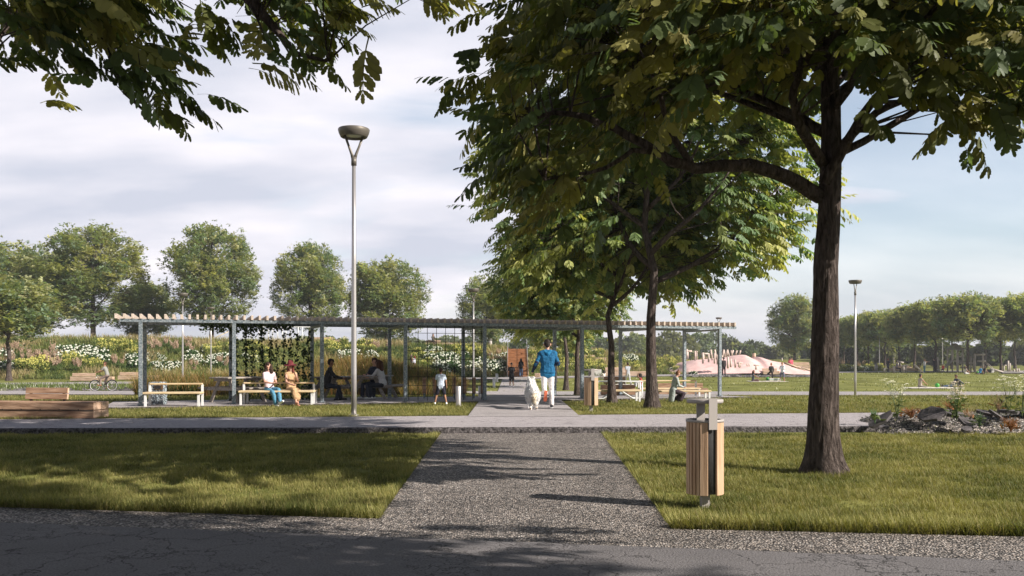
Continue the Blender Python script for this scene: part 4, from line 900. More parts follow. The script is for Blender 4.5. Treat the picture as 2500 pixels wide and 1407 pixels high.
def far_bin(px, y, lab):
    x = (px - CX) / F * y; t = root('litter_bin', (x, y, gz(x, y))); m = MB(); m.tube([(0, 0, .1), (0, 0, .95)], .21, 12); m.build('bin_body', MT['bingrey'], t); m = MB(); m.lathe([(.001, 1.12), (.24, 1.10), (.24, 1.16), (.001, 1.17)], 14); m.box((0, .1, 1.0), (.1, .02, .3)); m.build('lid', MT['bingrey'], t); return tag(t, lab, 'litter bin')
far_bin(1197, 108, 'grey litter bin on the hilltop left of the wooden stairs'); far_bin(2139, 125, 'grey litter bin beside the thin distant lamp')

# ================================================================ pergola furniture
def bench(label, cx, cy, L_, two=False, rail=True, z=.03, hs=.40, hr=.60, wd=.42, back=.0):
    """timber seat with back rail on white flat-bar legs; x along the bench"""
    t = root('pergola_bench', (cx, cy, z), PANG * .25); tag(t, label, 'bench', 'pale timber benches under the pergola')
    m = MB(); m.box((0, -.02, hs), (L_, wd, .055), bev=.01); m.build('seat', MT['benchwood'], t)
    if two: m = MB(); m.box((0, .62, hs), (L_ - .05, .40, .05), bev=.01); m.build('seat', MT['benchwood'], t)
    yb = .27 if two else .24
    if rail: m = MB(); m.box((0, yb, hr), (L_ - .1, .09, .045), bev=.01); m.build('back_rail', MT['benchwood'], t)
    for s_ in (-1, 1):
        x = s_ * (L_ / 2 - .06)
        for y, h in ((-.17, hs - .03), (yb, hr - .02 if rail else hs - .03)) + (((.74, hs - .03),) if two else ()):
            m = MB(); m.box((x, y, h / 2), (.055, .05, h)); m.build('leg', MT['white'], t)
        m = MB(); m.box((x, (yb - .17) / 2, hs - .042), (.05, yb + .16, .02)); m.build('bracket', MT['white'], t)
    return t
def bench_px(label, x0, x1, base, **k):
    a, b = fp(x0, base, .03), fp(x1, base, .03); return bench(label, (a[0] + b[0]) / 2, (a[1] + b[1]) / 2 + .17, b[0] - a[0], **k)
bench_px('short timber bench with a back rail in front of the stone-filled bin', 350, 487, 992.5, hs=.36, hr=.60)
bench_px('long timber bench with the two women sitting on it', 583, 764, 988.5, two=True, hs=.37, hr=.60)
bench_px('long low timber bench before the big trunk with the bowed woman', 1592, 1737, 977, hs=.27, hr=.44, rail=False, wd=.36)
bench_px('timber bench with a raised rail ending near the right pergola post', 1560, 1712, 968, hs=.26, hr=.52, wd=.34)
bench_px('timber bench in front of the white-topped table', 1440, 1566, 981, hs=.33, hr=.5, rail=False, wd=.34)
# table on bent tube legs
def tube_table():
    a, b = fp(1452, 976, .03), fp(1572, 976, .03); cx, cy = (a[0] + b[0]) / 2, (a[1] + b[1]) / 2 + .45; Lh = (b[0] - a[0]) / 2
    t = root('table', (cx, cy, .03), 0); tag(t, 'white-topped table on bent white tube legs behind the bench', 'table'); h = .56
    m = MB(); m.box((0, 0, h), (2 * Lh, .62, .035), bev=.01); m.build('tabletop', MT['white'], t)
    for y in (-.2, .25):
        for s_ in (-1, 1):
            m = MB(); m.tube([(s_ * (Lh - .02), y, h - .03), (s_ * (Lh - .01), y, .10), (s_ * (Lh - .08), y, .03), (s_ * (Lh - .30), y, .02), (s_ * Lh * .45, y, .10), (s_ * .12, y, .25), (0, y, .27)], .022, 8); m.build('leg', MT['white'], t)
tube_table()
def picnic(px0, px1, base, label, yaw=0, s=1.0):
    a, b = fp(px0, base, .03), fp(px1, base, .03); t = root('picnic_table', ((a[0] + b[0]) / 2, (a[1] + b[1]) / 2 + .5, .02), R(yaw), s); tag(t, label, 'picnic table', 'weathered picnic tables')
    for i in range(5): m = MB(); m.box((0, -.32 + .16 * i, .74), (1.5, .145, .04), bev=.004); m.build('tabletop', MT['greywood'], t)
    for s_ in (-1, 1):
        for k in (0, 1): m = MB(); m.box((0, s_ * (.68 + .13 * k), .44), (1.5, .12, .04), bev=.004); m.build('seat', MT['greywood'], t)
        for e in (-1, 1): m = MB(); m.box((e * .52, s_ * .38, .37), (.045, .10, .86), rx=R(28) * s_, bev=.003); m.build('leg', MT['greywood'], t)
    for e in (-1, 1):
        m = MB(); m.box((e * .57, 0, .415), (.04, 1.55, .09)); m.build('brace', MT['greywood'], t); m = MB(); m.box((e * .57, 0, .68), (.04, .72, .08)); m.build('brace', MT['greywood'], t)
    return t
picnic(868, 948, 975, 'weathered picnic table with the seated couple', 78, 1.0)
picnic(762, 852, 975, 'weathered picnic table beside the man in the dark jacket', 78, .95)
picnic(527, 610, 984, 'weathered picnic table left of the ivy bay, half hidden by tall grass', 60, 1.0)

# steel bollards and timber posts
def bollard(px, base, h, lab, r=.075, zz=None):
    p = P(px, base); t = root('bollard', p); m = MB(); m.lathe([(r, -.02), (r, h - .015), (r - .012, h), (.001, h)], 20); m.build('post', MT['steel'], t); m = MB(); m.lathe([(r + .03, 0), (r + .03, .012), (r, .014)], 20); m.build('base_ring', MT['steel'], t); return tag(t, lab, 'bollard', 'steel bollards')
bollard(1119, 991, .56, 'nearest steel bollard, on the grass before the wire grid')
bollard(1172, 974, .42, 'steel bollard inside the pergola at the right end of the wire grid', .06)
bollard(1206, 947, .70, 'steel bollard on the lawn left of the runner', .10); bollard(1213, 933, .72, 'steel bollard behind the other one left of the runner', .11)
def flat_post(px, base, lab):
    q = fp(px, base, .04); t = root('timber_post', (q[0], q[1], .04), R(8)); m = MB(); m.box((0, 0, .12), (.06, .05, .24)); m.build('foot', MT['galv'], t); m = MB(); m.box((0, 0, .42), (.115, .09, .50), bev=.008); m.build('plank', MT['timber'], t); m = MB(); m.box((0, 0, .675), (.09, .07, .01)); m.build('cap', MT['dark'], t); return tag(t, lab, 'post', 'dark timber posts behind the wire grid')
for px, lab in ((1036, 'first dark timber post from the left behind the wire grid'), (1061, 'dark timber post just left of the boy'), (1084, 'dark timber post hidden by the boy, right of his shoulder'), (1109, 'dark timber post left of the nearest bollard'), (1134, 'dark timber post right of the nearest bollard'), (1157, 'dark timber post in front of the far lamp pole'), (1178, 'last dark timber post beside the right post of the grid')): flat_post(px, 973.5, lab)

# stone filled bin
def gabion():
    q = fp(377, 989, .03); t = root('gabion_bin', (q[0], q[1] + .25, .03), R(6)); tag(t, 'square bin of caged blue-grey stones with a brown slot, behind the short bench', 'litter bin')
    st = gravelm('gabion_stone', 26, (.03, .035, .04), (.25, .30, .34), (.70, .76, .80)); m = MB(); m.box((0, 0, .31), (.38, .38, .62)); m.build('stone_cage', st, t)
    n = 420; q_ = rng.uniform(-.19, .19, (n, 3)); f = rng.integers(0, 3, n); q_[:, 2] = rng.uniform(.02, .62, n); q_[f == 0, 1] = -.19; q_[f == 1, 0] = .19; q_[f == 2, 2] = .62
    Tr = ([(-1, -.7, 0), (.9, -.8, .1), (1, .6, 0), (-.7, .9, .1), (0, 0, .8), (0, 0, -.6)], [(0, 1, 4), (1, 2, 4), (2, 3, 4), (3, 0, 4), (1, 0, 5), (2, 1, 5), (3, 2, 5), (0, 3, 5)])
    scatter('stones', Tr, q_, scl(frames(rng.normal(size=(n, 3))), *(rng.uniform(.012, .024, n),) * 3), np.tile(np.array([.36, .42, .47]), (n, 1)) * rng.uniform(.2, 1.7, (n, 1)), [MT['petal']], t)
    m = MB()
    for k in range(6):
        z = .03 + k * .118; m.tube([(-.2, -.2, z), (.2, -.2, z), (.2, .2, z), (-.2, .2, z), (-.2, -.2, z)], .003, 4)
    for k in range(5): x = -.2 + .1 * k; m.tube([(x, -.2, 0), (x, -.2, .62)], .003, 4)
    m.build('wire_mesh', MT['steel'], t); m = MB(); m.box((.08, -.19, .49), (.22, .06, .12)); m.build('slot_frame', col('brownmetal', (.10, .06, .03)), t); m = MB(); m.box((.06, -.222, .49), (.15, .004, .08)); m.build('slot', MT['dark'], t)
gabion()

# ================================================================ heavy timber benches
def beam_bench(loc, rz, L_, label, near=False, back=(-.5, .1), mat='palewood', rows=2, s=1.0, depth=.46):
    t = root('timber_bench', loc, rz, s); tag(t, label, 'bench', None if near else 'heavy timber benches'); h = .17 if rows == 2 else .13
    me_ = [MT[mat], MT['timberend']]
    for r in range(rows):
        for k in range(2):
            m = MB(); d2 = depth / 2 - .006; y = (-.5 + k) * depth / 2; z = .03 + h / 2 + r * (h + .008); m.box((0, y, z), (L_, d2, h), bev=.008)
            for i, f in enumerate(m.f[-26:]): pass
            for i in range(len(m.f)):
                xs_ = [m.v[j][0] for j in m.f[i]]
                if max(xs_) - min(xs_) < 1e-4: m.m[i] = 1
            m.build('beam', me_, t)
    if near:
        m = MB(); m.tube([(-L_ / 2, -depth / 2 - .004, .03 + h), (L_ / 2, -depth / 2 - .004, .03 + h)], .006, 5)
        for k in range(7): x = -L_ / 2 + .25 + k * .45; m.box((x, -depth / 2 - .004, .03 + h + .012), (.012, .012, .035))
        m.build('strap', MT['dark'], t)
    zt = .03 + rows * (h + .008)
    if back:
        x0, x1 = back[0] * L_, back[1] * L_
        for r in range(2):
            m = MB(); m.box(((x0 + x1) / 2, depth / 2 - .05 + r * .02, zt + .09 + r * .135), (x1 - x0, .06, .125), rx=R(-8), bev=.006)
            for i in range(len(m.f)):
                xs_ = [m.v[j][0] for j in m.f[i]]
                if max(xs_) - min(xs_) < 1e-4: m.m[i] = 1
            m.build('backrest', me_, t)
        for x in (x0 + .1, x1 - .12): m = MB(); m.box((x, depth / 2 - .01, zt + .10), (.04, .05, .26)); m.build('back_support', MT['dark'], t)
    m = MB(); m.box((0, 0, .015), (L_ - .25, depth - .1, .03)); m.build('plinth', MT['dark'], t); return t
q = fp(228, 1023, .02); rz = R(-7); L_ = 3.3; c = Vector((q[0], q[1], 0)) - Matrix.Rotation(rz, 3, 'Z') @ Vector((L_ / 2, -.30, 0))
beam_bench((c.x, c.y, .0), rz, L_, 'heavy dark timber bench at the left edge beside the road', True, (-.1, .21), 'timber', 2, 1.0, .60)
def far_bench(px, y, width, label, back=(-.5, .05), rz=0, s=1.0, base=None, mat='palewood', dz=.05):
    x = (px - CX) / F * y; return beam_bench((x, y, gz(x, y) + dz), R(rz), width, label, False, back, mat, 2, s)
def bpx(x0, x1, basey, label, **k):
    p = P((x0 + x1) / 2, basey); return far_bench((x0 + x1) / 2, p.y, (x1 - x0) / F * p.y, label, **k)
bpx(174, 277, 933, 'pale timber bench beyond the cyclist, left of the other one', s=1, dz=.08)
bpx(290, 388, 930, 'pale timber bench on the far path seen behind the left pergola posts', dz=.08)
far_bench(808, 103, 3.9, 'timber bench on the hilltop left of the tall lamp', s=1.0); far_bench(1072, 105.3, 3.2, 'timber bench on the hilltop with a person sitting on it')
far_bench(1452, 104, 2.6, 'pale timber bench high on the slope between the row trunks', (-.5, .0)); 
bpx(1467, 1549, 969, 'dark timber bench behind the white-topped table', mat='timber', back=(-.4, .25)); bpx(1608, 1727, 966, 'large dark timber bench behind the bowed woman', mat='timber', back=(-.5, .42), s=1)
for px, y, w_, lab in ((1845, 101, 2.3, 'pale bench in front of the pink mound, left one'), (1882, 100, 1.8, 'pale bench in front of the pink mound, behind the standing child')): far_bench(px, y, w_, lab, (-.5, .4))
far_bench(1534, 92, 3.6, 'stack-like pale bench behind the man in the grey shirt', (-.5, .0), s=1.3); far_bench(1957, 124, 5.4, 'long stepped pale timber bench on the rise behind the pink mound', (-.25, .15), s=1.4)
far_bench(2205, 126, 4.2, 'pale timber bench among the playground posts', (-.3, .3)); 
p = P(1313, 923); beam_bench((p.x, p.y, p.z + .02), R(80), .9, 'short timber block bench right of the central path behind the man', False, None, 'palewood', 3)
for px, y, w_, lab in ((1452, 97, 1.35, 'pale concrete planter block on the slope, left one'), (1521, 98, 1.15, 'pale concrete planter block on the slope above the man in grey')):
    x = (px - CX) / F * y; t = root('planter', (x, y, gz(x, y) - .05)); m = MB(); m.box((0, 0, .3), (w_, .9, .62), bev=.02); m.build('block', MT['concrete'], t); m = MB(); m.box((0, 0, .615), (w_ - .2, .7, .02)); m.build('soil', MT['timber'], t); tag(t, lab, 'planter')

# ================================================================ wooden stairs
def stairs():
    y0 = 88.2; x = (1264 - CX) / F * y0; t = root('stairs', (x, y0, 0)); tag(t, 'straight wooden stairs climbing the slope at the end of the path', 'stairs'); n = 18; w_ = 1.9; z0 = gz(x, y0) + .06; zt = EYE + (HZ - 852) / F * 97.5; run = 9.2 / n; rise = (zt - z0) / n
    for i in range(n): m = MB(); m.box((0, run * (i + .5), z0 + rise * (i + .5)), (w_, run, rise * 1.0 - .006), bev=.008); m.box((0, run * (i + .5), z0 + rise * i - .4), (w_ - .05, run - .01, .8)); m.build('step', MT['stairwood'], t)
    for s_ in (-1, 1):
        m = MB(); m.tube([(s_ * (w_ / 2 + .07), 0, z0 + .15), (s_ * (w_ / 2 + .07), run * n, zt + .15)], .07, 4); m.build('side_board', MT['stairwood'], t)
        m = MB()
        for k in range(5): f = k / 4; m.box((s_ * (w_ / 2 + .07), run * n * f, z0 + (zt - z0) * f + .45), (.05, .05, 1.0))
        m.tube([(s_ * (w_ / 2 + .07), 0, z0 + .95), (s_ * (w_ / 2 + .07), run * n, zt + .95)], .025, 6); m.build('handrail', MT['steel'], t)
stairs()

# white tubular frame, platform and boom on the hilltop
def frame_gym():
    y = 108; X = lambda px: (px - CX) / F * y; Z = lambda py: EYE + (HZ - py) / F * y
    t = root('tube_climber', (X(672), y, 0)); tag(t, 'white tubular climbing frame on the hilltop behind the ivy', 'climbing frame'); c = X(672)
    for px in (600, 626, 637, 649, 666, 684, 698, 728):
        for d in ((0, 2.2) if px in (600, 666, 698, 728) else (1.1,)): m = MB(); m.tube([(X(px) - c, d, Z(832)), (X(px) - c, d, Z(797))], .055, 6); m.build('upright', MT['white'], t)
    for d in (0, 2.2): m = MB(); m.tube([(X(598) - c, d, Z(797)), (X(748) - c, d, Z(797))], .05, 6); m.build('top_rail', MT['white'], t)
    m = MB(); m.box((X(730) - c, -.5, Z(832)), (2.5, 1.2, .22)); m.build('platform', MT['white'], t)
    for px in (700, 728): m = MB(); m.tube([(X(px) - c, -.9, Z(832)), (X(px + 4) - c, -3.4, Z(858))], .05, 6); m.build('support', MT['white'], t)
frame_gym()
y = 106; t = root('barrier_boom', ((497 - CX) / F * y, y, EYE + (HZ - 838) / F * y)); m = MB(); m.tube([(0, 0, 0), (2.9, 0, 1.35)], .045, 6); m.build('boom', MT['benchwood'], t); m = MB(); m.box((.8, 0, .0), (1.6, .3, .1)); m.box((0, 0, -.15), (.15, .15, .4)); m.build('base', MT['white'], t); tag(t, 'raised pale boom on the hilltop left of the ivy', 'barrier')

# ================================================================ pink mound and its posts
def pink():
    yc = 106; pr = [(1640, 895), (1690, 880), (1740, 875), (1770, 873), (1785, 869), (1805, 866), (1815, 867), (1832, 876), (1840, 878), (1845, 872), (1855, 873), (1880, 881), (1905, 885), (1940, 893), (1965, 900), (1990, 908)]
    X = lambda px: (px - CX) / F * yc; xs_ = np.linspace(X(1620), X(1996), 90); ys_ = np.linspace(yc - 6, yc + 9, 30); V_ = []
    for y in ys_:
        for x in xs_:
            px = CX + F * x / yc; top = EYE + (HZ - ip(px, pr)) / F * yc; g_ = gz(x, y); t = 1 - ((y - yc) / (6.2 if y < yc else 9.2)) ** 2; e = min(1, (px - 1620) / 40, (1998 - px) / 30); z = g_ - .1 + (top - g_ + .1) * max(0, t) ** .75 * max(0, e); V_.append((x, y, z + .07 * mnoise.noise(Vector((x * .5, y * .5, 1)))))
    nx_ = len(xs_); id_ = np.array([[j * nx_ + i, j * nx_ + i + 1, (j + 1) * nx_ + i + 1, (j + 1) * nx_ + i] for j in range(29) for i in range(nx_ - 1)])
    me = npmesh('play_mound', V_, id_.ravel(), np.arange(len(id_)) * 4, [MT['pink']], smooth=True); o = bpy.data.objects.new('play_mound', me); COL.objects.link(o); tag(o, 'long pink rubber play mound with peaks, beyond the lawn', 'play mound')
    m = MB()
    for k in range(40):
        px = random.uniform(1790, 1940); py = random.uniform(880, 900); y = yc - random.uniform(3, 5.2); x = X(px); m.ball((x, y, EYE + (HZ - ip(CX + F * x / y, pr) - random.uniform(5, 22)) / F * y), .09, 4)
    return o
pink()
def logs(name, label, cat, y, parts, mat='pinklog', group=None):
    """uprights and bars given by photo columns at distance y"""
    X = lambda px: (px - CX) / F * y; Z = lambda py: EYE + (HZ - py) / F * y; c = X(sum(p[0] for p in parts) / len(parts)); g_ = gz(c, y); t = root(name, (c, y, g_))
    for (x0, y0, x1, y1, r, d) in parts: m = MB(); m.tube([(X(x0) - c, d, Z(y0) - g_), (X(x1) - c, d + (.0 if abs(x1 - x0) > 1 else 0), Z(y1) - g_)], r, 8); m.build('log', MT[mat], t)
    return tag(t, label, cat, group)
logs('log_gate', 'leftmost pale log gate on the pink mound', 'play posts', 100, [(1677, 878, 1677, 853, .10, 0), (1683, 876, 1683, 857, .08, .8), (1672, 857, 1689, 858, .09, 0)], group='log gates on the pink mound')
logs('log_gate', 'narrow pale log gate left of the right pergola post', 'play posts', 99.5, [(1697, 881, 1697, 857, .09, 0), (1703, 879, 1703, 857, .08, .5), (1700, 858, 1703, 860, .07, 0)], group='log gates on the pink mound')
logs('log_gate', 'wide pale log gate with a heavy crossbar on the pink mound', 'play posts', 98.5, [(1716, 888, 1716, 861, .11, 0), (1730, 885, 1730, 863, .10, 0), (1722, 882, 1722, 866, .07, .8), (1712, 864, 1730, 864, .09, 0)], group='log gates on the pink mound')
logs('leaning_logs', 'fan of pale leaning logs left of the right pergola post', 'play posts', 98.5, [(1739, 880, 1735, 854, .10, 0), (1749, 878, 1745, 854, .10, 0), (1742, 888, 1742, 863, .10, -.5), (1749, 890, 1749, 866, .10, -.5)])
logs('leaning_logs', 'zigzag of pale leaning logs right of the right pergola post', 'play posts', 99, [(1764, 873, 1767, 854, .09, 0), (1770, 872, 1767, 854, .09, 0), (1773, 872, 1776, 854, .09, 0), (1780, 871, 1776, 854, .09, 0), (1788, 869, 1785, 856, .09, 0), (1786, 869, 1790, 855, .09, 0), (1796, 868, 1799, 856, .09, 0), (1805, 866, 1808, 856, .09, 0), (1761, 875, 1761, 868, .09, -.4)])
logs('log_posts', 'four standing logs in front of the pink mound', 'play posts', 96.5, [(1777, 900, 1777, 872, .11, 0), (1784, 897, 1784, 876, .09, 0), (1795, 898, 1795, 878, .09, 0), (1806, 898, 1806, 883, .07, 0)])
logs('log_posts', 'short log posts with crossbars on the pink mound', 'play posts', 96.2, [(1804, 897, 1804, 885, .08, 0), (1809, 897, 1809, 885, .06, .3), (1799, 887, 1814, 887, .06, 0), (1824, 895, 1824, 888, .06, 0), (1829, 895, 1829, 888, .06, 0), (1845, 903, 1845, 891, .07, 0), (1849, 903, 1849, 891, .06, .3), (1840, 892, 1855, 892, .06, 0)])
for i, (a, b, c_, d) in enumerate([(1905, 886, 1936, 897), (1922, 893, 1955, 902), (1945, 899, 1975, 905)]):
    logs('ramp_beam', 'plank beam lying down the right flank of the pink mound, ' + ('upper one', 'middle one', 'lowest one')[i], 'beam', 101, [(a, b, c_, d, .12, -1.5)], 'palewood', 'plank beams on the pink mound')
logs('chimney_post', 'squat brown post between the peaks of the pink mound', 'post', 108, [(1841, 876, 1841, 863, .22, 0)], 'palewood')

# ================================================================ playground at the right
def logset(label, cat, y, parts, name='log_structure', group=None): return logs(name, label, cat, y, parts, 'logwood', group)
def tower():
    y = 118; X = lambda px: (px - CX) / F * y; Z = lambda py: EYE + (HZ - py) / F * y; c = X(2338); g_ = gz(c, y); t = root('play_tower', (c, y, g_)); tag(t, 'wooden play tower with a pointed roof and slide', 'play tower')
    for px in (2325, 2350):
        for d in (0, 1.3): m = MB(); m.tube([(X(px) - c, d, 0), (X(px) - c, d, Z(852) - g_)], .10, 8); m.build('post', MT['logwood'], t)
    z0, z1 = Z(854) - g_, Z(838) - g_; w_ = (X(2352) - X(2321)) / 2; m = MB(); xc = X(2337) - c; m.add([(xc - w_, -.3, z0), (xc + w_, -.3, z0), (xc + w_, 1.6, z0), (xc - w_, 1.6, z0), (xc - w_ * .2, .65, z1), (xc + w_ * .2, .65, z1)], [(0, 1, 5, 4), (1, 2, 5), (2, 3, 4, 5), (3, 0, 4), (0, 3, 2, 1)]); m.build('roof', MT['greywood'], t)
    m = MB(); m.box((xc, .65, Z(882) - g_), (w_ * 1.7, 1.4, .12)); m.build('deck', MT['logwood'], t)
    m = MB(); a = Vector((X(2322) - c, 0, Z(884) - g_)); b = Vector((X(2292) - c, -.8, Z(905) - g_)); 
    for d in (-.25, .25): m.tube([a + Vector((0, d, .12)), b + Vector((0, d, .12)), b + Vector((-.5, d, .1))], .05, 6)
    m.add([a + Vector((0, -.25, 0)), a + Vector((0, .25, 0)), b + Vector((0, .25, 0)), b + Vector((0, -.25, 0))], [(0, 1, 2, 3)]); m.build('slide', MT['steel'], t)
tower()
logset('tall log frame with crossbeams right of the tallest playground tree', 'climbing frame', 117, [(2338, 911, 2338, 865, .14, 0), (2345, 911, 2345, 864, .13, .8), (2338, 871, 2347, 871, .08, 0), (2338, 887, 2347, 887, .08, 0), (2380, 911, 2380, 864, .13, 0), (2400, 910, 2400, 866, .12, 0), (2376, 911, 2376, 870, .10, .6), (2379, 866, 2405, 866, .12, 0), (2387, 882, 2406, 882, .11, 0), (2386, 905, 2386, 875, .10, .9), (2368, 908, 2368, 870, .09, .5), (2348, 886, 2378, 887, .08, .3), (2348, 897, 2378, 898, .09, .3)])
m_ = logset('sloping climbing ropes running down from the log frame', 'rope', 117, [(2405, 882, 2430, 904, .03, 0), (2405, 885, 2426, 906, .03, 0)])
logset('log seesaw beam on a low post near the right edge', 'seesaw', 113, [(2420, 901, 2455, 911, .13, 0), (2420, 907, 2420, 899, .13, 0)], 'seesaw')
logset('group of upright logs near the right edge of the playground', 'play posts', 116, [(2461, 911, 2461, 881, .13, 0), (2457, 911, 2457, 892, .10, .6), (2466, 910, 2466, 887, .10, 0), (2470, 911, 2470, 902, .12, -.5), (2476, 911, 2476, 908, .10, 0), (2450, 893, 2457, 892, .07, 0)])
logset('pair of low posts with white tops at the right edge', 'play posts', 115, [(2482, 911, 2482, 900, .12, 0), (2487, 911, 2487, 900, .12, 0), (2478, 910, 2500, 909, .10, .3)])
logset('low timber posts with a bar beside the person with the backpack', 'play posts', 113, [(2159, 911, 2159, 900, .09, 0), (2164, 911, 2164, 900, .08, .4), (2157, 900, 2168, 900, .07, 0)])
logset('two stout timber posts beside the seated person in grey', 'play posts', 113, [(2182, 911, 2182, 894, .13, 0), (2186, 911, 2186, 897, .10, .3)])
logset('timber posts with a bar right of the seated person in grey', 'play posts', 113, [(2206, 911, 2206, 891, .12, 0), (2213, 911, 2213, 891, .11, .2), (2203, 893, 2216, 892, .09, 0)])
logset('leaning log balance beam beside the pushchair', 'seesaw', 112, [(2232, 890, 2255, 911, .11, 0), (2247, 911, 2247, 900, .10, 0)], 'seesaw')
logset('leaning board against the dark trunk left of the slide', 'board', 119, [(2289, 872, 2293, 908, .11, 0)], 'leaning_board')
logset('blue-grey play climber behind the flower bed', 'climbing frame', 127, [(2190, 882, 2206, 886, .10, 0), (2193, 886, 2193, 900, .07, 0), (2200, 884, 2204, 898, .07, .4)])
for px, lab in ((2182, 'short distant post left of the playground climber'), (1909, 'thin grey post behind the pink mound near the couple')):
    logs('marker_post', lab, 'post', 132, [(px, 892, px, 874, .09, 0)], 'logwood')
def pram():
    p = P(2241, 911); t = root('pushchair', p, 0); tag(t, 'olive pushchair standing by the leaning log beam', 'pushchair')
    for x, y in ((-.3, -.2), (-.3, .2), (.35, -.2), (.35, .2)): m = MB(); o = m.lathe([(.10, -.02), (.13, -.02), (.13, .02), (.10, .02)], 14).build('wheel', MT['dark'], t); o.location = (x, y, .13); o.rotation_euler.x = R(90)
    m = MB(); m.tube([(-.3, 0, .13), (.1, 0, .5), (.5, 0, 1.0)], .02, 6); m.tube([(.35, 0, .13), (.05, 0, .5)], .02, 6); m.build('pram_frame', MT['dark'], t); m = MB(); m.ball((-.05, 0, .6), .28, 8, 0, (1.1, .8, .8)); m.ball((.1, 0, .85), .2, 8, 0, (1, .9, .8)); m.build('seat', col('olive', (.12, .09, .03)), t)
pram()
# raised edge of the paved play area
pa = P(2415, 912); flat_poly('play_paving', [(pa.x, pa.y - 3), (pa.x + 30, pa.y - 8), (pa.x + 40, pa.y + 8), (pa.x + 3, pa.y + 3)], pa.z + .16, MT['path'], .35, MT['kerb'])
t = root('speaker_box', P(2417, 911)); m = MB(); m.box((-.15, 0, .25), (.42, .35, .42), bev=.02); m.build('box', MT['dark'], t); m = MB(); m.box((.25, 0, .28), (.30, .36, .48), bev=.02); m.build('side_box', MT['concrete'], t); tag(t, 'small black and white box lying on the grass by the play area', 'box')
# mats, balls
def mat_(x0, x1, py, label, thick=.03):
    a = P(x0, py); b = P(x1, py); t = root('picnic_mat', ((a.x + b.x) / 2, a.y + .5, a.z + .03)); m = MB(); w_ = (b.x - a.x); n = 14
    vs = [(-w_ / 2 + w_ * i / n, d, .03 + .02 * math.sin(i * 1.7 + d)) for d in (-.9, .9) for i in range(n + 1)]; m.add(vs, [(i, i + 1, n + 2 + i, n + 1 + i) for i in range(n)]); m.add([(v[0], v[1], z) for v in vs[:n + 1] for z in (0, .04)], [(2 * i, 2 * i + 2, 2 * i + 3, 2 * i + 1) for i in range(n)]); m.build('cloth', col('matc', (.60, .56, .50)), t); tag(t, label, 'mat', 'pale mats on the lawn'); return t
mat_(1832, 1922, 933, 'pale mat under the balancing child'); mat_(2219, 2348, 949, 'long pale mat under the resting couple at the right'); mat_(1496, 1560, 941, 'pale mat beside the man in the grey shirt')
def ball(px, py, lab): p = P(px, py); t = root('ball', p + Vector((0, 0, .19))); m = MB(); m.ball((0, 0, 0), .16, 10); m.build('skin', col('ball', (.05, .30, .05), .4), t); tag(t, lab, 'ball', 'green balls')
ball(1874, 931, 'green ball at the feet of the balancing child'); ball(2288, 947.5, 'green ball beside the lying man'); ball(2386, 913, 'green ball beside the woman in the black top')
p = P(1902, 931.5); t = root('folded_mats', p + Vector((-.4, 0, .06))); 
for k in range(3): m = MB(); m.box((0, 0, .04 + .07 * k), (1.0, .5, .05), bev=.015); m.build('mat', col('matg', (.35, .48, .42)) if k % 2 else col('matc2', (.62, .60, .55)), t)
tag(t, 'low stack of folded mats by the woman in the white jacket', 'mats')
p = P(2341, 946); t = root('backpack', p + Vector((0, 0, .05))); m = MB(); m.box((0, 0, .27), (.30, .25, .55), rx=0, ry=R(-12), bev=.07); m.build('bag', col('bagc', (.06, .055, .05)), t); tag(t, 'dark backpack standing behind the lying man on the right mat', 'backpack')

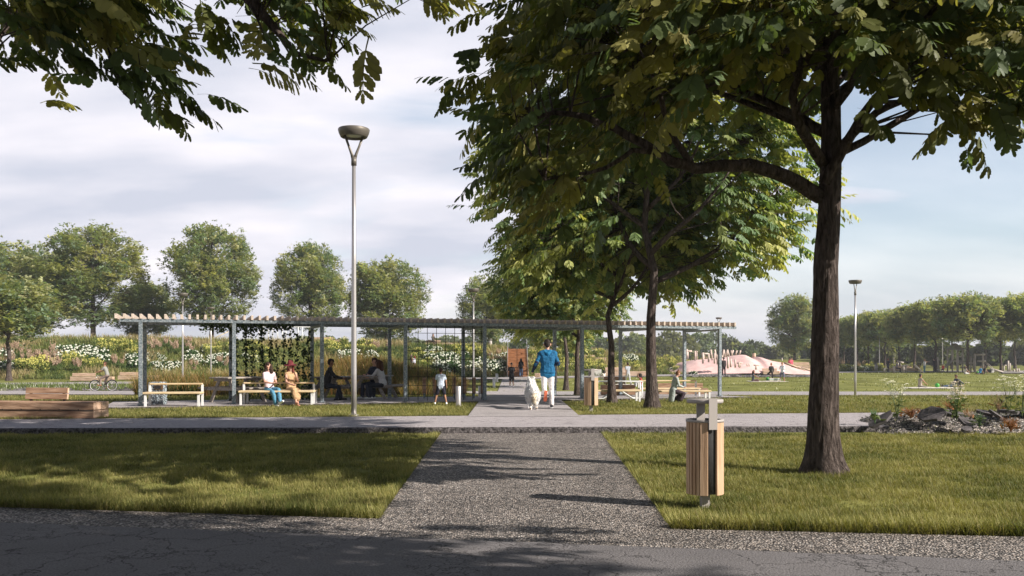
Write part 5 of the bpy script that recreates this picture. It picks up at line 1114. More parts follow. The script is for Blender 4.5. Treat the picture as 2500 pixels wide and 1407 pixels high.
# ================================================================ rubble heap beside the road
def rubble():
    z0 = -.08; y0 = 17.6
    X = lambda px, y: (px - CX) / F * y
    # gravel heap
    xs_ = np.linspace(X(2125, y0), X(2860, y0), 90); ys_ = np.linspace(y0 - .5, y0 + 2.1, 26); V_ = []
    prof = [(2120, 0), (2160, .12), (2200, .30), (2290, .34), (2400, .30), (2500, .34), (2700, .35), (2860, 0)]
    for y in ys_:
        for x in xs_:
            t = (y - y0 + .5) / 2.6; h = ip(CX + F * x / y0, prof) * math.sin(math.pi * min(1, max(0, t))) ** .7; V_.append((x, y, z0 - .04 + h * (1 + .35 * mnoise.noise(Vector((x * 1.6, y * 1.6, 0)))) + .03 * mnoise.noise(Vector((x * 8, y * 8, 0)))))
    nx_ = len(xs_); id_ = np.array([[j * nx_ + i, j * nx_ + i + 1, (j + 1) * nx_ + i + 1, (j + 1) * nx_ + i] for j in range(25) for i in range(nx_ - 1)])
    me = npmesh('gravel_heap', V_, id_.ravel(), np.arange(len(id_)) * 4, [MT['gravel_pile']]); o = bpy.data.objects.new('gravel_heap', me); COL.objects.link(o); tag(o, kind='stuff')
    Vn = np.array(V_); k = rng.integers(0, len(Vn), 5200); q = Vn[k] + rng.normal(0, .02, (len(k), 3)); n = len(q)
    Tr = ([(-1, -.7, 0), (.9, -.8, .1), (1, .6, 0), (-.7, .9, .1), (0, 0, .8)], [(0, 1, 4), (1, 2, 4), (2, 3, 4), (3, 0, 4)])
    g = rng.random(n) ** 2; tag(scatter('heap_pebbles', Tr, q, scl(frames(rng.normal(size=(n, 3))), *(rng.uniform(.010, .024, n),) * 3), np.stack([.05 + .40 * g] * 3, 1) * [1, .98, .95], [MT['petal']]), kind='stuff')
    SL = [(2150, 1025, 17.4, .62, .30, -32, 8, 'long thin slab sloping at the left end of the rubble'), (2275, 1012, 17.3, .52, .46, -18, 24, 'large tilted asphalt slab near the left end of the rubble'), (2325, 1010, 17.5, .42, .40, 4, 18, 'asphalt slab leaning right of the large tilted one'),
          (2362, 1030, 17.0, .36, .34, 14, 38, 'slab standing steeply at the front of the rubble'), (2405, 1008, 17.8, .45, .40, 8, 12, 'slab behind the dry brown plant on the rubble'), (2430, 1012, 17.4, .34, .34, 28, 22, 'slab sloping down right of the dry brown plant'), (2462, 1005, 17.9, .50, .34, 2, 4, 'flat slab lying on top at the right of the rubble'), (2520, 1006, 17.9, .7, .4, -3, 3, 'flat slab cut by the right edge on the rubble'), (2360, 1048, 16.7, .22, .16, -6, 30, 'small slab fragment at the foot of the rubble')]
    for i, (px, py, y, w_, d_, ry, rx, lab) in enumerate(SL):
        r = random.Random(i + 40); n = 7; rim = [(w_ * (.5 + .10 * r.uniform(-1, 1)) * math.cos(2 * math.pi * k / n + .3), d_ * (.5 + .14 * r.uniform(-1, 1)) * math.sin(2 * math.pi * k / n + .3)) for k in range(n)]; m = MB(); th = .055
        m.add([(a, b, th / 2) for a, b in rim] + [(a * .97, b * .97, -th / 2) for a, b in rim], [tuple(range(n)), tuple(reversed(range(n, 2 * n)))] + [(k, n + k, n + (k + 1) % n, (k + 1) % n) for k in range(n)]); o = m.build('broken_slab', MT['slab']); o.location = ((px - CX) / F * y, y, EYE - (py - HZ) / F * y); o.rotation_euler = (R(rx), R(-ry) * -1, R(r.uniform(-20, 20))); tag(o, lab, 'slab', 'broken asphalt slabs on the rubble heap')
rubble()
# wild plants on the heap
def stems(name, n, h, r, colr, spread, flower=None, leafn=0, seed=0, leafcol=(.10, .15, .05)):
    rr = random.Random(seed); t = root(name, (0, 0, 0)); m = MB(); tips = []
    for i in range(n):
        a = rr.uniform(0, 6.28); l_ = spread * rr.uniform(.2, 1); hh = h * rr.uniform(.55, 1); p = [(0, 0, -.05), (math.cos(a) * l_ * .35, math.sin(a) * l_ * .35, hh * .5), (math.cos(a) * l_, math.sin(a) * l_, hh)]; m.tube(p, [r, r * .8, r * .4], 4, caps=False); tips.append(Vector(p[2])); 
        if flower:
            for k in range(3): e = Vector(p[2]) + Vector((rr.uniform(-.10, .10), rr.uniform(-.1, .1), rr.uniform(-.02, .10))); m.tube([p[1] if k == 2 else Vector(p[1]).lerp(Vector(p[2]), .7), e], r * .5, 3, caps=False); tips.append(e)
    m.build('stems', col('st' + name + str(seed), colr), t)
    if flower:
        k = 14; q = np.array([list(tp + Vector((rr.gauss(0, .028), rr.gauss(0, .028), rr.uniform(-.006, .012)))) for tp in tips for _ in range(k)]); N_ = len(q)
        scatter('flowers', ([(-.5, -.5, 0), (.5, -.5, 0), (.5, .5, 0), (-.5, .5, 0)], [(0, 1, 2, 3)]), q, scl(frames(rng.normal(0, .3, (N_, 3)) + [0, 1, 0], np.tile([0, 0, 1.0], (N_, 1))), *(np.full(N_, .018),) * 3), np.tile(np.array(flower), (N_, 1)), [MT['petal']], t)
    if leafn:
        q = np.stack([rng.normal(0, spread * .35, leafn), rng.normal(0, spread * .35, leafn), rng.uniform(0, h * .5, leafn)], 1); D = rng.normal(size=(leafn, 3)); D[:, 2] = np.abs(D[:, 2]) * .5
        scatter('leaves', BL, q, scl(frames(D), .035, rng.uniform(.06, .16, leafn), .1), np.tile(np.array(leafcol), (leafn, 1)) * rng.uniform(.6, 1.4, (leafn, 1)), [MT['blade']], t)
    return t
for (px, py, y, kind, lab) in [(2190, 1018, 17.6, 'um', 'wild plant with white flower umbels at the left end of the rubble'), (2335, 1020, 17.2, 'um2', 'clump of green stems with pale umbels in the middle of the rubble'), (2462, 1004, 17.9, 'um', 'tall white-flowered umbel plant at the right of the rubble'), (2495, 1010, 17.6, 'um', 'umbel plant cut by the right edge of the rubble'),
                               (2225, 1018, 17.8, 'dry', 'low rust-brown dry tuft left of the large tilted slab'), (2365, 1028, 17.1, 'dry2', 'dry straw-coloured branching plant on the rubble'), (2438, 1000, 17.9, 'dry2', 'dry pale branching plant behind the flat slab'), (2468, 1048, 16.9, 'dry', 'rust-orange dry bush at the foot of the rubble'), (2391, 1038, 16.8, 'gr', 'single fresh green grass tuft at the foot of the rubble'), (2136, 1028, 17.3, 'gr', 'small green tuft on the road beside the rubble'), (2320, 1004, 18.2, 'dry', 'brown tuft between the tilted slabs')]:
    K = {'um': ('umbel_plant', 9, .68, .005, (.13, .17, .07), .22, (.78, .76, .68), 26), 'um2': ('umbel_plant', 14, .62, .006, (.08, .14, .04), .24, (.70, .62, .58), 60), 'dry': ('dry_plant', 60, .24, .0035, (.26, .11, .04), .24, None, 30), 'dry2': ('dry_plant', 26, .34, .004, (.36, .24, .15), .22, None, 4), 'gr': ('grass_tuft', 22, .26, .005, (.09, .16, .07), .12, None, 24)}[kind]
    t = stems(*K[:6], flower=K[6], leafn=K[7], seed=int(px), leafcol=(.26, .12, .05) if kind.startswith('dry') else (.10, .13, .05)); t.location = ((px - CX) / F * y, y, EYE - (py - HZ) / F * y); tag(t, lab, 'plant')

# ================================================================ plants on the slope
def hydrangea():
    t = root('hydrangea_bush', (0, 0, 0)); n = 950; d = rng.normal(size=(n, 3)); d /= np.linalg.norm(d, axis=1, keepdims=True); d[:, 2] = np.abs(d[:, 2]); q = d * rng.uniform(.6, 1, (n, 1)) * [.78, .7, .72]
    scatter('foliage', BL, q, scl(frames(rng.normal(size=(n, 3)) + d), .11, rng.uniform(.12, .2, n), .1), np.tile(np.array([.055, .105, .035]), (n, 1)) * rng.uniform(.6, 1.5, (n, 1)), [MT['blade']], t)
    C_ = []; k = 0
    while len(C_) < 22:
        v = rng.normal(size=3); v /= np.linalg.norm(v); v[2] = abs(v[2]) * .9 + .15; 
        if v[1] > .5: continue
        C_.append(v * [.82, .74, .76] * rng.uniform(.92, 1.08))
    C_ = np.array(C_); c2 = np.repeat(C_, 22, 0); N_ = len(c2); w_ = rng.normal(size=(N_, 3)); w_ /= np.linalg.norm(w_, axis=1, keepdims=True); q = c2 + w_ * [.085, .085, .06]
    scatter('blossoms', ([(-.5, -.5, 0), (.5, -.5, 0), (.5, .5, 0), (-.5, .5, 0)], [(0, 1, 2, 3)]), q, scl(frames(np.cross(w_, [0.1, .2, 1]), w_), *(np.full(N_, .07),) * 3), np.tile(np.array([.80, .81, .78]), (N_, 1)) * rng.uniform(.85, 1.05, (N_, 1)), [MT['petal']], t); return t
def yellow():
    t = root('yellow_flower_plant', (0, 0, 0)); n = 420; a = rng.uniform(0, 6.28, n); r_ = rng.uniform(0, .4, n); z = rng.uniform(0, .7, n); q = np.stack([np.cos(a) * r_ * (.5 + z), np.sin(a) * r_ * (.5 + z), z], 1)
    scatter('foliage', BL, q, scl(frames(rng.normal(0, .5, (n, 3)) + [0, 0, 1]), .045, rng.uniform(.1, .25, n), .1), np.tile(np.array([.13, .17, .04]), (n, 1)) * rng.uniform(.6, 1.4, (n, 1)), [MT['blade']], t)
    n = 130; a = rng.uniform(0, 6.28, n); r_ = rng.uniform(0, .48, n); z = rng.uniform(.3, .98, n); q = np.stack([np.cos(a) * r_, np.sin(a) * r_, z], 1)
    scatter('flowers', ([(-.5, -.5, 0), (.5, -.5, 0), (.5, .5, 0), (-.5, .5, 0)], [(0, 1, 2, 3)]), q, scl(frames(rng.normal(size=(n, 3))), *(rng.uniform(.04, .085, n),) * 3), np.tile(np.array([.60, .56, .17]), (n, 1)) * rng.uniform(.8, 1.15, (n, 1)), [MT['petal']], t); return t
def plume():
    t = root('plume_plant', (0, 0, 0)); n = 260; a = rng.uniform(0, 6.28, n); q = np.stack([np.cos(a) * .12, np.sin(a) * .12, np.zeros(n)], 1); D = np.stack([np.cos(a) * .45, np.sin(a) * .45, np.ones(n)], 1) + rng.normal(0, .2, (n, 3))
    scatter('leaves', BL, q, scl(frames(D), .03, rng.uniform(.4, .8, n), .3), np.tile(np.array([.11, .16, .05]), (n, 1)) * rng.uniform(.6, 1.4, (n, 1)), [MT['blade']], t)
    n = 14; a = rng.uniform(0, 6.28, n); D = np.stack([np.cos(a) * .22, np.sin(a) * .22, np.ones(n)], 1); L_ = rng.uniform(.8, 1.25, n); k = 20; f = rng.uniform(.62, 1, (n, k)); q = (D[:, None] * (L_[:, None] * f)[:, :, None]).reshape(-1, 3) + rng.normal(0, .015, (n * k, 3))
    scatter('plumes', BL, q, scl(frames(np.repeat(D, k, 0) + rng.normal(0, .25, (n * k, 3))), .035, .12, .1), np.tile(np.array([.46, .34, .27]), (n * k, 1)) * rng.uniform(.8, 1.25, (n * k, 1)), [MT['petal']], t); return t
KND = {'h': hydrangea(), 'y': yellow(), 'p': plume()}; usedk = set()
META = {'h': ('green bush with round white flower heads', 'bush', 'white flowering bushes'), 'y': ('yellow flowering plant', 'plant', 'yellow flowering plants'), 'p': ('grass tuft with pinkish plumes', 'grass', 'plumed grass tufts')}
def slope_plant(k, px, py, s=1.0, y=None):
    p = P(px, py) if y is None else Vector(((px - CX) / F * y, y, gz((px - CX) / F * y, y))); o = KND[k] if k not in usedk else copy_tree(KND[k]); usedk.add(k); o.location = p - Vector((0, 0, .05)); o.rotation_euler.z = random.uniform(0, 6.28); o.scale = (s * random.uniform(.9, 1.15),) * 2 + (s * random.uniform(.85, 1.15),); tag(o, META[k][0] + ' ' + WH[0], META[k][1], META[k][2] + ' ' + WH[0])
random.seed(99)
WHERE = [(30, 'at the left edge'), (150, 'left of the cyclist'), (300, 'behind the cyclist'), (400, 'behind the first pergola posts'), (575, 'just left of the ivy bay'), (780, 'behind the ivy'), (1000, 'behind the picnic tables'), (1186, 'behind the wire grid'), (1245, 'left of the wooden stairs'), (1425, 'behind the walking man'), (1482, 'by the left planter block'), (1600, 'above the man in grey'), (1780, 'left of the pink mound'), (2000, 'in front of the pink mound'), (9999, 'in the playground bed')]
WH = ['']
def setw(x0, x1): WH[0] = next(b for a, b in WHERE if (x0 + x1) / 2 < a)
for (x0, x1, y0, y1, n, s) in [(132, 252, 856, 884, 24, 1.05), (305, 345, 876, 900, 6, .9), (378, 435, 893, 908, 8, .85), (456, 545, 868, 900, 15, .85), (0, 18, 862, 905, 7, 1.0), (500, 530, 850, 862, 4, .8), (812, 930, 868, 882, 11, .9), (1068, 1130, 868, 912, 20, 1.0), (1132, 1178, 890, 912, 9, 1.0), (1190, 1225, 893, 914, 8, 1.0), (1195, 1238, 864, 880, 6, .8), (1045, 1075, 855, 885, 6, .8), (340, 400, 868, 882, 5, .55), (1510, 1545, 866, 882, 7, .8), (1440, 1470, 858, 870, 4, .7), (1385, 1425, 862, 900, 5, .7), (1690, 1760, 900, 916, 12, .7), (1640, 1690, 888, 908, 6, .6), (2060, 2130, 900, 908, 10, .8), (590, 640, 868, 890, 5, .6)]:
    setw(x0, x1)
    for _ in range(n): slope_plant('h', random.uniform(x0, x1), random.uniform(y0, y1), s * random.uniform(.85, 1.1))
for (x0, x1, y0, y1, n, s) in [(45, 112, 895, 915, 20, 1.1), (95, 140, 884, 905, 10, 1.0), (150, 185, 880, 900, 9, 1.1), (200, 245, 888, 905, 9, .9), (245, 335, 848, 866, 18, 1.1), (300, 330, 862, 876, 4, .9), (500, 565, 845, 868, 12, .9), (600, 660, 852, 900, 8, .9), (790, 910, 845, 868, 20, 1.1), (1100, 1185, 852, 880, 16, 1.0), (1000, 1060, 862, 905, 8, .8), (1300, 1335, 862, 905, 14, .9), (1335, 1425, 860, 912, 24, .9), (1425, 1475, 866, 910, 22, .9), (1500, 1560, 885, 912, 12, .8), (1605, 1700, 866, 912, 34, .9), (1700, 1760, 880, 905, 16, .8), (1780, 1835, 898, 912, 8, .7), (2090, 2235, 893, 906, 26, .9), (2050, 2090, 896, 908, 8, .8)]:
    setw(x0, x1)
    for _ in range(n): slope_plant('y', random.uniform(x0, x1), random.uniform(y0, y1), s * random.uniform(.8, 1.15))
for (x0, x1, y0, y1, n, s) in [(70, 140, 868, 896, 14, 1.0), (105, 145, 890, 908, 8, 1.0), (180, 196, 892, 910, 4, 1.0), (275, 300, 893, 905, 4, 1.0), (340, 470, 845, 866, 20, .9), (525, 560, 880, 905, 8, .9), (900, 960, 850, 862, 9, .9), (1190, 1235, 868, 892, 8, .8), (1330, 1420, 852, 880, 14, 1.0), (1660, 1760, 884, 910, 12, .9), (0, 60, 855, 900, 10, 1.0), (2050, 2110, 893, 904, 8, .9), (440, 500, 895, 912, 4, .7)]:
    setw(x0, x1)
    for _ in range(n): slope_plant('p', random.uniform(x0, x1), random.uniform(y0, y1), s * random.uniform(.85, 1.15))
# rough asphalt fragments and weeds between the left paths
def frag():
    n = 420; px = rng.uniform(-40, 560, n); Y = rng.uniform(60.5, 66, n); X = (px - CX) / F * Y; q = np.stack([X, Y, [gz(a, b) + .03 for a, b in zip(X, Y)]], 1); Tr = ([(-1, -.7, 0), (.9, -.8, 0), (1, .6, 0), (-.7, .9, 0), (0, 0, .6)], [(0, 1, 4), (1, 2, 4), (2, 3, 4), (3, 0, 4)])
    tag(scatter('path_rubble', Tr, q, scl(frames(rng.normal(0, .3, (n, 3)) + [1, 0, 0], np.tile([0, 0, 1.0], (n, 1))), *(rng.uniform(.05, .28, n),) * 3), np.tile(np.array([.20, .18, .185]), (n, 1)) * rng.uniform(.4, 1.3, (n, 1)), [MT['petal']]), kind='stuff')
    n = 5200; px = rng.uniform(-60, 470, n); Y = rng.uniform(61, 69.5, n); XY = np.stack([(px - CX) / F * Y, Y], 1); C = np.tile(np.array([.13, .17, .05]), (n, 1)) * rng.uniform(.6, 1.4, (n, 1)); k = rng.random(n) < .08; C[k] = (.75, .75, .65); tag(blades('path_weeds', XY, rng.uniform(.12, .5, n), .04, .5, C), kind='stuff')
    n = 3000; px = rng.uniform(1640, 1995, n); Y = rng.uniform(89, 92, n); X = (px - CX) / F * Y; q = np.stack([X, Y, [gz(a, b) + .03 for a, b in zip(X, Y)]], 1)[:500]; tag(scatter('stone_edging', Tr, q, scl(frames(rng.normal(0, .3, (500, 3)) + [1, 0, 0], np.tile([0, 0, 1.0], (500, 1))), *(rng.uniform(.1, .35, 500),) * 3), np.tile(np.array([.19, .18, .18]), (500, 1)) * rng.uniform(.4, 1.4, (500, 1)), [MT['petal']]), kind='stuff')
frag()
# ================================================================ people
SKIN = {k: M('skin_' + k, c, tuple(v * .85 for v in c), 8, rough=.55, spec=.3) for k, c in {'light': (.58, .33, .24), 'tan': (.42, .22, .14), 'brown': (.22, .11, .07)}.items()}
def dv(flex, ab, sx=0):
    a, b = R(flex), R(ab); return Vector((sx * math.sin(b), math.sin(a) * math.cos(b), -math.cos(a) * math.cos(b)))
def upv(lean, side=0): return Vector((math.sin(R(side)), math.sin(R(lean)), math.cos(R(lean)))).normalized()
def skel(p):
    J = {}; lean = p.get('lean', 2); l2 = p.get('lean2', lean); J['pel'] = Vector((0, 0, 0))
    J['wst'] = J['pel'] + upv(lean) * .19; J['chs'] = J['wst'] + upv(l2) * .20; J['nkb'] = J['chs'] + upv(l2) * .15
    hp = l2 * .5 + p.get('hp', 0); hd = upv(hp, p.get('hs', 0)); J['hdb'] = J['nkb'] + hd * .09; J['hed'] = J['hdb'] + hd * .115; J['hdir'] = hd; J['hyaw'] = p.get('hy', 0)
    for s, n in ((-1, 'l'), (1, 'r')):
        w = p.get('sw', 1.0)
        sh = J['chs'] + upv(l2) * .10 + Vector((s * .175 * w, 0, 0)); J['sh' + n] = sh
        fl, ab, el, fa = p.get('arm' + n, (5, 8, 12, 4)); J['el' + n] = sh + dv(fl, ab, s) * .28; J['wr' + n] = J['el' + n] + dv(fl + el, fa, s) * .25
        J['ha' + n] = J['wr' + n] + dv(fl + el + 8, fa, s) * .09; J['hdr' + n] = dv(fl + el + 12, fa, s)
        hp_ = J['pel'] + Vector((s * .085, 0, -.03)); J['hp' + n] = hp_
        fl, ab, kn, sa = p.get('leg' + n, (0, 2, 0, 2)); J['kn' + n] = hp_ + dv(fl, ab, s) * .43; J['an' + n] = J['kn' + n] + dv(fl - kn, sa, s) * .41
        ft = p.get('foot' + n, 0); fd = dv(fl - kn + 90 + ft, 4, s); J['to' + n] = J['an' + n] + fd * .17 + dv(fl - kn + ft, 0, s) * .035; J['he' + n] = J['an' + n] - fd * .05 + dv(fl - kn + ft, 0, s) * .03
    low = min(min(J['to' + n].z, J['he' + n].z, J['an' + n].z - .03) for n in 'lr') - .03
    dz = p['ph'] if 'ph' in p else -low
    for k in J:
        if isinstance(J[k], Vector) and k not in ('hdir', 'hdrl', 'hdrr'): J[k] = J[k] + Vector((0, 0, dz))
    return J
def caps(mb, L_):
    for p0, r0, p1, r1 in L_:
        p0, p1 = Vector(p0), Vector(p1); d = (p1 - p0); l_ = d.length
        if l_ < 1e-4: mb.ball(p0, r0, 6); continue
        d /= l_; pts = []; rr = []
        for t in (-.98, -.7, 0): pts.append(p0 + d * r0 * t); rr.append(r0 * math.sqrt(1 - t * t) + .002)
        for t in (0, .7, .98): pts.append(p1 + d * r1 * t); rr.append(r1 * math.sqrt(1 - t * t) + .002)
        if l_ < .01: pts = pts[:3] + pts[4:]; rr = rr[:3] + rr[4:]
        mb.tube(pts, rr, 10)
def remesh(name, mb, vox, mat, parent=None, fold=0, fs=14, smooth=2, extra=None, xmats=None):
    me = mb.mesh(name, mat); tmp = bpy.data.objects.new('tmp', me); COL.objects.link(tmp)
    m = tmp.modifiers.new('r', 'REMESH'); m.mode = 'VOXEL'; m.voxel_size = vox; m.use_smooth_shade = True
    s_ = tmp.modifiers.new('s', 'SMOOTH'); s_.iterations = smooth; s_.factor = .5
    dg = bpy.context.evaluated_depsgraph_get(); dg.update(); me2 = bpy.data.meshes.new_from_object(tmp.evaluated_get(dg)); bpy.data.objects.remove(tmp)
    me2.name = name
    if fold:
        co = np.empty(len(me2.vertices) * 3, np.float32); me2.vertices.foreach_get('co', co); no = np.empty_like(co); me2.vertices.foreach_get('normal', no); co = co.reshape(-1, 3); no = no.reshape(-1, 3)
        q = np.array([mnoise.noise(Vector((v[0] * fs, v[1] * fs, v[2] * fs * 1.6))) + .5 * mnoise.noise(Vector((v[0] * fs * 2 + 5, v[1] * fs * 2, v[2] * fs * 3))) for v in co]); co += no * (q * fold)[:, None]; me2.vertices.foreach_set('co', co.ravel()); me2.update()
    if extra:   # small features joined into the same mesh
        vs = [tuple(v.co) for v in me2.vertices]; fs_ = [tuple(p.vertices) for p in me2.polygons]; n = len(vs)
        me3 = bpy.data.meshes.new(name); me3.from_pydata(vs + extra.v, [], fs_ + [tuple(i + n for i in f) for f in extra.f])
        for m_ in [mat] + (xmats or []): me3.materials.append(m_)
        me3.polygons.foreach_set('material_index', [0] * len(fs_) + extra.m); me3.polygons.foreach_set('use_smooth', [True] * len(me3.polygons)); me3.update(); me2 = me3
    o = bpy.data.objects.new(name, me2); COL.objects.link(o); o.parent = parent; return o
def torso_caps(J, k=0.0, w=1.0, low=0.0):
    X = Vector((1, 0, 0)); L_ = []
    for s in (-1, 1):
        L_ += [(J['pel'] + X * s * .065 * w, .098 + k, J['wst'] + X * s * .055 * w, .082 + k), (J['wst'] + X * s * .055 * w, .082 + k, J['chs'] + X * s * .08 * w, .092 + k), (J['chs'] + X * s * .08 * w, .092 + k, J['sh' + 'lr'[s > 0]] * .8 + J['nkb'] * .2 - Vector((0, 0, .02)), .052 + k), (J['nkb'] - Vector((0, 0, .02)), .05 + k, J['sh' + 'lr'[s > 0]], .05 + k)]
    L_.append((J['pel'], .10 + k, J['chs'], .09 + k)); return L_
def arm_caps(J, n, k=0.0, t0=0, t1=2.0):
    a, b, c = J['sh' + n], J['el' + n], J['wr' + n]; L_ = [(a, .050 + k, a.lerp(b, min(1, t1)), .050 - .012 * min(1, t1) + k)]
    if t1 > 1: L_.append((b, .040 + k, b.lerp(c, min(1, t1 - 1)), .040 - .013 * (t1 - 1) + k * .8))
    return L_
def leg_caps(J, n, k=0.0, t1=2.0, flare=0):
    a, b, c = J['hp' + n], J['kn' + n], J['an' + n]; m = a.lerp(b, min(1, t1)); L_ = [(a, .088 + k, m, .088 - .032 * min(1, t1) + k + (flare if t1 <= 1 else 0))]
    if t1 > 1:
        e = b.lerp(c, t1 - 1); L_ += [(b, .056 + k, b.lerp(c, .35 * (t1 - 1)), .056 + k), (b.lerp(c, .35 * (t1 - 1)), .056 + k, e, .038 + k + flare)]
    return L_
def person(loc, face, pose, label, s=1.0, skin='light', top=None, bottom=None, shoes=None, hair='short', haircol=(.016, .011, .009), fine=False, group=None, extras=None, mirror=False, shape=1.0):
    vox = .011 if fine else .019; J = skel(pose); sk = SKIN[skin]; mb = MB()
    caps(mb, torso_caps(J, -.006, shape)); bod = bpy.data.objects
    for n in 'lr':
        caps(mb, arm_caps(J, n, -.004)); caps(mb, leg_caps(J, n, -.006))
        caps(mb, [(J['wr' + n], .024, J['ha' + n], .030), (J['he' + n], .030, J['to' + n], .028), (J['an' + n], .036, J['he' + n], .03)])
    caps(mb, [(J['nkb'] - Vector((0, 0, .03)), .056, J['hdb'], .050)])
    hd = J['hdir']; yw = R(J['hyaw']); hx = Matrix.Rotation(yw, 3, 'Z') @ Vector((1, 0, 0)); fw = hd.cross(-hx).normalized(); fw = (hx.cross(hd)) * -1; fw = hd.cross(hx); H = J['hed']
    if fw.y * math.cos(yw) - fw.x * math.sin(yw) < 0: fw = -fw
    caps(mb, [(H - hd * .05 + fw * .012, .066, H + hd * .035, .088), (H - hd * .02 + fw * .02, .072, H + hd * .03 - fw * .02, .088), (H - hd * .085 + fw * .045, .036, H - hd * .04 + fw * .03, .055)])
    caps(mb, [(H + fw * .085 - hd * .02, .011, H + fw * .108 - hd * .042, .014)])   # nose
    for s_ in (-1, 1): caps(mb, [(H + hx * s_ * .086 - hd * .03, .014, H + hx * s_ * .09 + hd * .01, .018)])
    ex = MB()
    if fine or s * 1 > 0:
        for s_ in (-1, 1):
            e = H + hx * s_ * .032 + fw * .083 + hd * .002; ex.ball(e, .011, 5, 1); ex.tube([e + hd * .022 - hx * .02, e + hd * .026 + hx * .02], .005, 5, 2)
        ex.tube([H - hd * .062 + fw * .082 - hx * .022, H - hd * .064 + fw * .088, H - hd * .062 + fw * .082 + hx * .022], .006, 5, 3)
    if fine:
        for n, sg in (('l', -1), ('r', 1)):
            d = J['hdr' + n].normalized(); h = J['ha' + n]; side = Vector((0, 1, 0)) - d * d.y
            side = side.normalized() if side.length > .3 else Vector((1, 0, 0)); pn = d.cross(side) * -sg
            for i, (o_, l_) in enumerate([(-.024, .058), (-.008, .070), (.008, .074), (.023, .064)]):
                a = h + side * o_ + d * .012; b = a + d * l_ * .55 + pn * .008; c_ = b + d * l_ * .4 + pn * .022; ex.tube([a, b, c_], [.0095, .0085, .006], 6, 0)
            a = h + side * .030 - d * .03; ex.tube([a, a + side * .028 + d * .028, a + side * .030 + d * .055 + pn * .01], [.011, .010, .007], 6, 0)
    o = remesh('person', mb, vox, sk, None, 0, smooth=2, extra=ex, xmats=[col('eye', (.03, .02, .02), .3), col('brow', tuple(v * 1.2 for v in haircol)), col('lip', (.35, .12, .10))])
    tag(o, label, 'person', group)
    def part(name, L_, c, fold=.006, v=None, fs=14): 
        m = MB(); caps(m, L_); return remesh(name, m, v or vox, c if not isinstance(c, tuple) else col(name + str(hash(c) % 9999), c), o, fold, fs)
    if top:
        kind, c = top[0], top[1]; sl = {'none': 0, 'tee': .62, 'long': 1.93}[kind]; L_ = torso_caps(J, top[2] if len(top) > 2 else .012, shape)
        for n in 'lr':
            if sl: L_ += arm_caps(J, n, .014, 0, sl)
        if len(top) > 3 and top[3]:
            for s_ in (-1, 1): L_.append((J['pel'] + Vector((s_ * .07, 0, 0)), .115, J['pel'] + Vector((s_ * .07, 0, -top[3])), .112))
        part({'none': 'vest', 'tee': 'shirt', 'long': 'sweater'}[kind], L_, c, .009 if kind == 'long' else .005)
    if bottom:
        kind, c = bottom[0], bottom[1]
        X = Vector((1, 0, 0)); L_ = [(J['pel'] - X * .07, .108, J['pel'] + X * .07, .108), (J['pel'] + Vector((0, 0, .05)), .095, J['pel'], .10)]
        if kind in ('skirt', 'dress'):
            t = bottom[2] if len(bottom) > 2 else 1.6
            for f in (0, .25, .5, .75, 1):
                a = J['hpl'].lerp(J['hpr'], f); b = J['knl'].lerp(J['knr'], f); c2 = J['anl'].lerp(J['anr'], f); L_.append((a, .10, b, .085))
                if t > 1: L_.append((b, .085, b.lerp(c2, t - 1), .085))
            if kind == 'dress': L_ += torso_caps(J, .010, shape)
            part(kind, L_, c, .010)
        else:
            t = {'shorts': .85, 'long': 1.95, 'knee': 1.15}[kind]
            for n in 'lr': L_ += leg_caps(J, n, .010 if kind != 'shorts' else .018, t, .012 if kind == 'long' else .01)
            part({'shorts': 'shorts', 'long': 'trousers', 'knee': 'shorts'}[kind], L_, c, .008)
    if shoes:
        for n in 'lr':
            L_ = [(J['he' + n], .040, J['to' + n], .036), (J['an' + n] + Vector((0, 0, .005)), .043, J['he' + n], .04)]; part('shoe', L_, shoes, 0)
    hc = col('hair%.3f' % haircol[0], haircol, .7); L_ = [(H + hd * .045 - fw * .018, .093, H + hd * .01 - fw * .032, .088), (H + hd * .062 + fw * .030, .072, H + hd * .06 - fw * .02, .085)]
    if hair == 'short': L_ += [(H - fw * .045 - hd * .03, .066, H - fw * .03 + hd * .03, .08)]
    if hair == 'bun': L_ += [(H - fw * .05 - hd * .02, .07, H - fw * .03 + hd * .03, .085), (H + hd * .13 - fw * .04, .045, H + hd * .15 - fw * .045, .04)]
    if hair in ('long', 'curly'):
        k = .0 if hair == 'long' else .03
        L_ += [(H - fw * .05, .088 + k, H - fw * .065 - hd * .20, .075 + k)]
        for s_ in (-1, 1): L_ += [(H + hx * s_ * .06 - fw * .01, .045 + k * .7, H + hx * s_ * .085 - hd * .19 + fw * .01, .04 + k * .6)]
    if hair != 'none': part('hair', L_, hc, .008 if hair != 'curly' else .02, fs=30)
    if extras: extras(o, J, part, H, hd, fw, hx)
    o.location = loc; o.rotation_euler.z = R(face); o.scale = (s,) * 3
    return o
STAND = dict(legl=(2, 3, 2, 2), legr=(-3, 3, 2, 2))
WALK = dict(lean=4, legl=(24, 2, 6, 2), legr=(-14, 2, 14, 2), armr=(28, 8, 30, 2), arml=(-22, 8, 12, 6))
SIT = dict(ph=.50, lean=-6, lean2=2, legl=(84, 6, 86, 2), legr=(84, 4, 82, 2), arml=(30, 6, 50, -6), armr=(32, 6, 52, -6))
FLOOR = dict(ph=.13, lean=6, legl=(75, 40, 125, -38), legr=(75, 40, 125, -38), arml=(35, 14, 25, -8), armr=(35, 14, 25, -8))
hb = lambda px, y: Vector(((px - CX) / F * y, y, gz((px - CX) / F * y, y)))
GRD = lambda px, py, z=0: P(px, py, z=z) + Vector((0, 0, z))
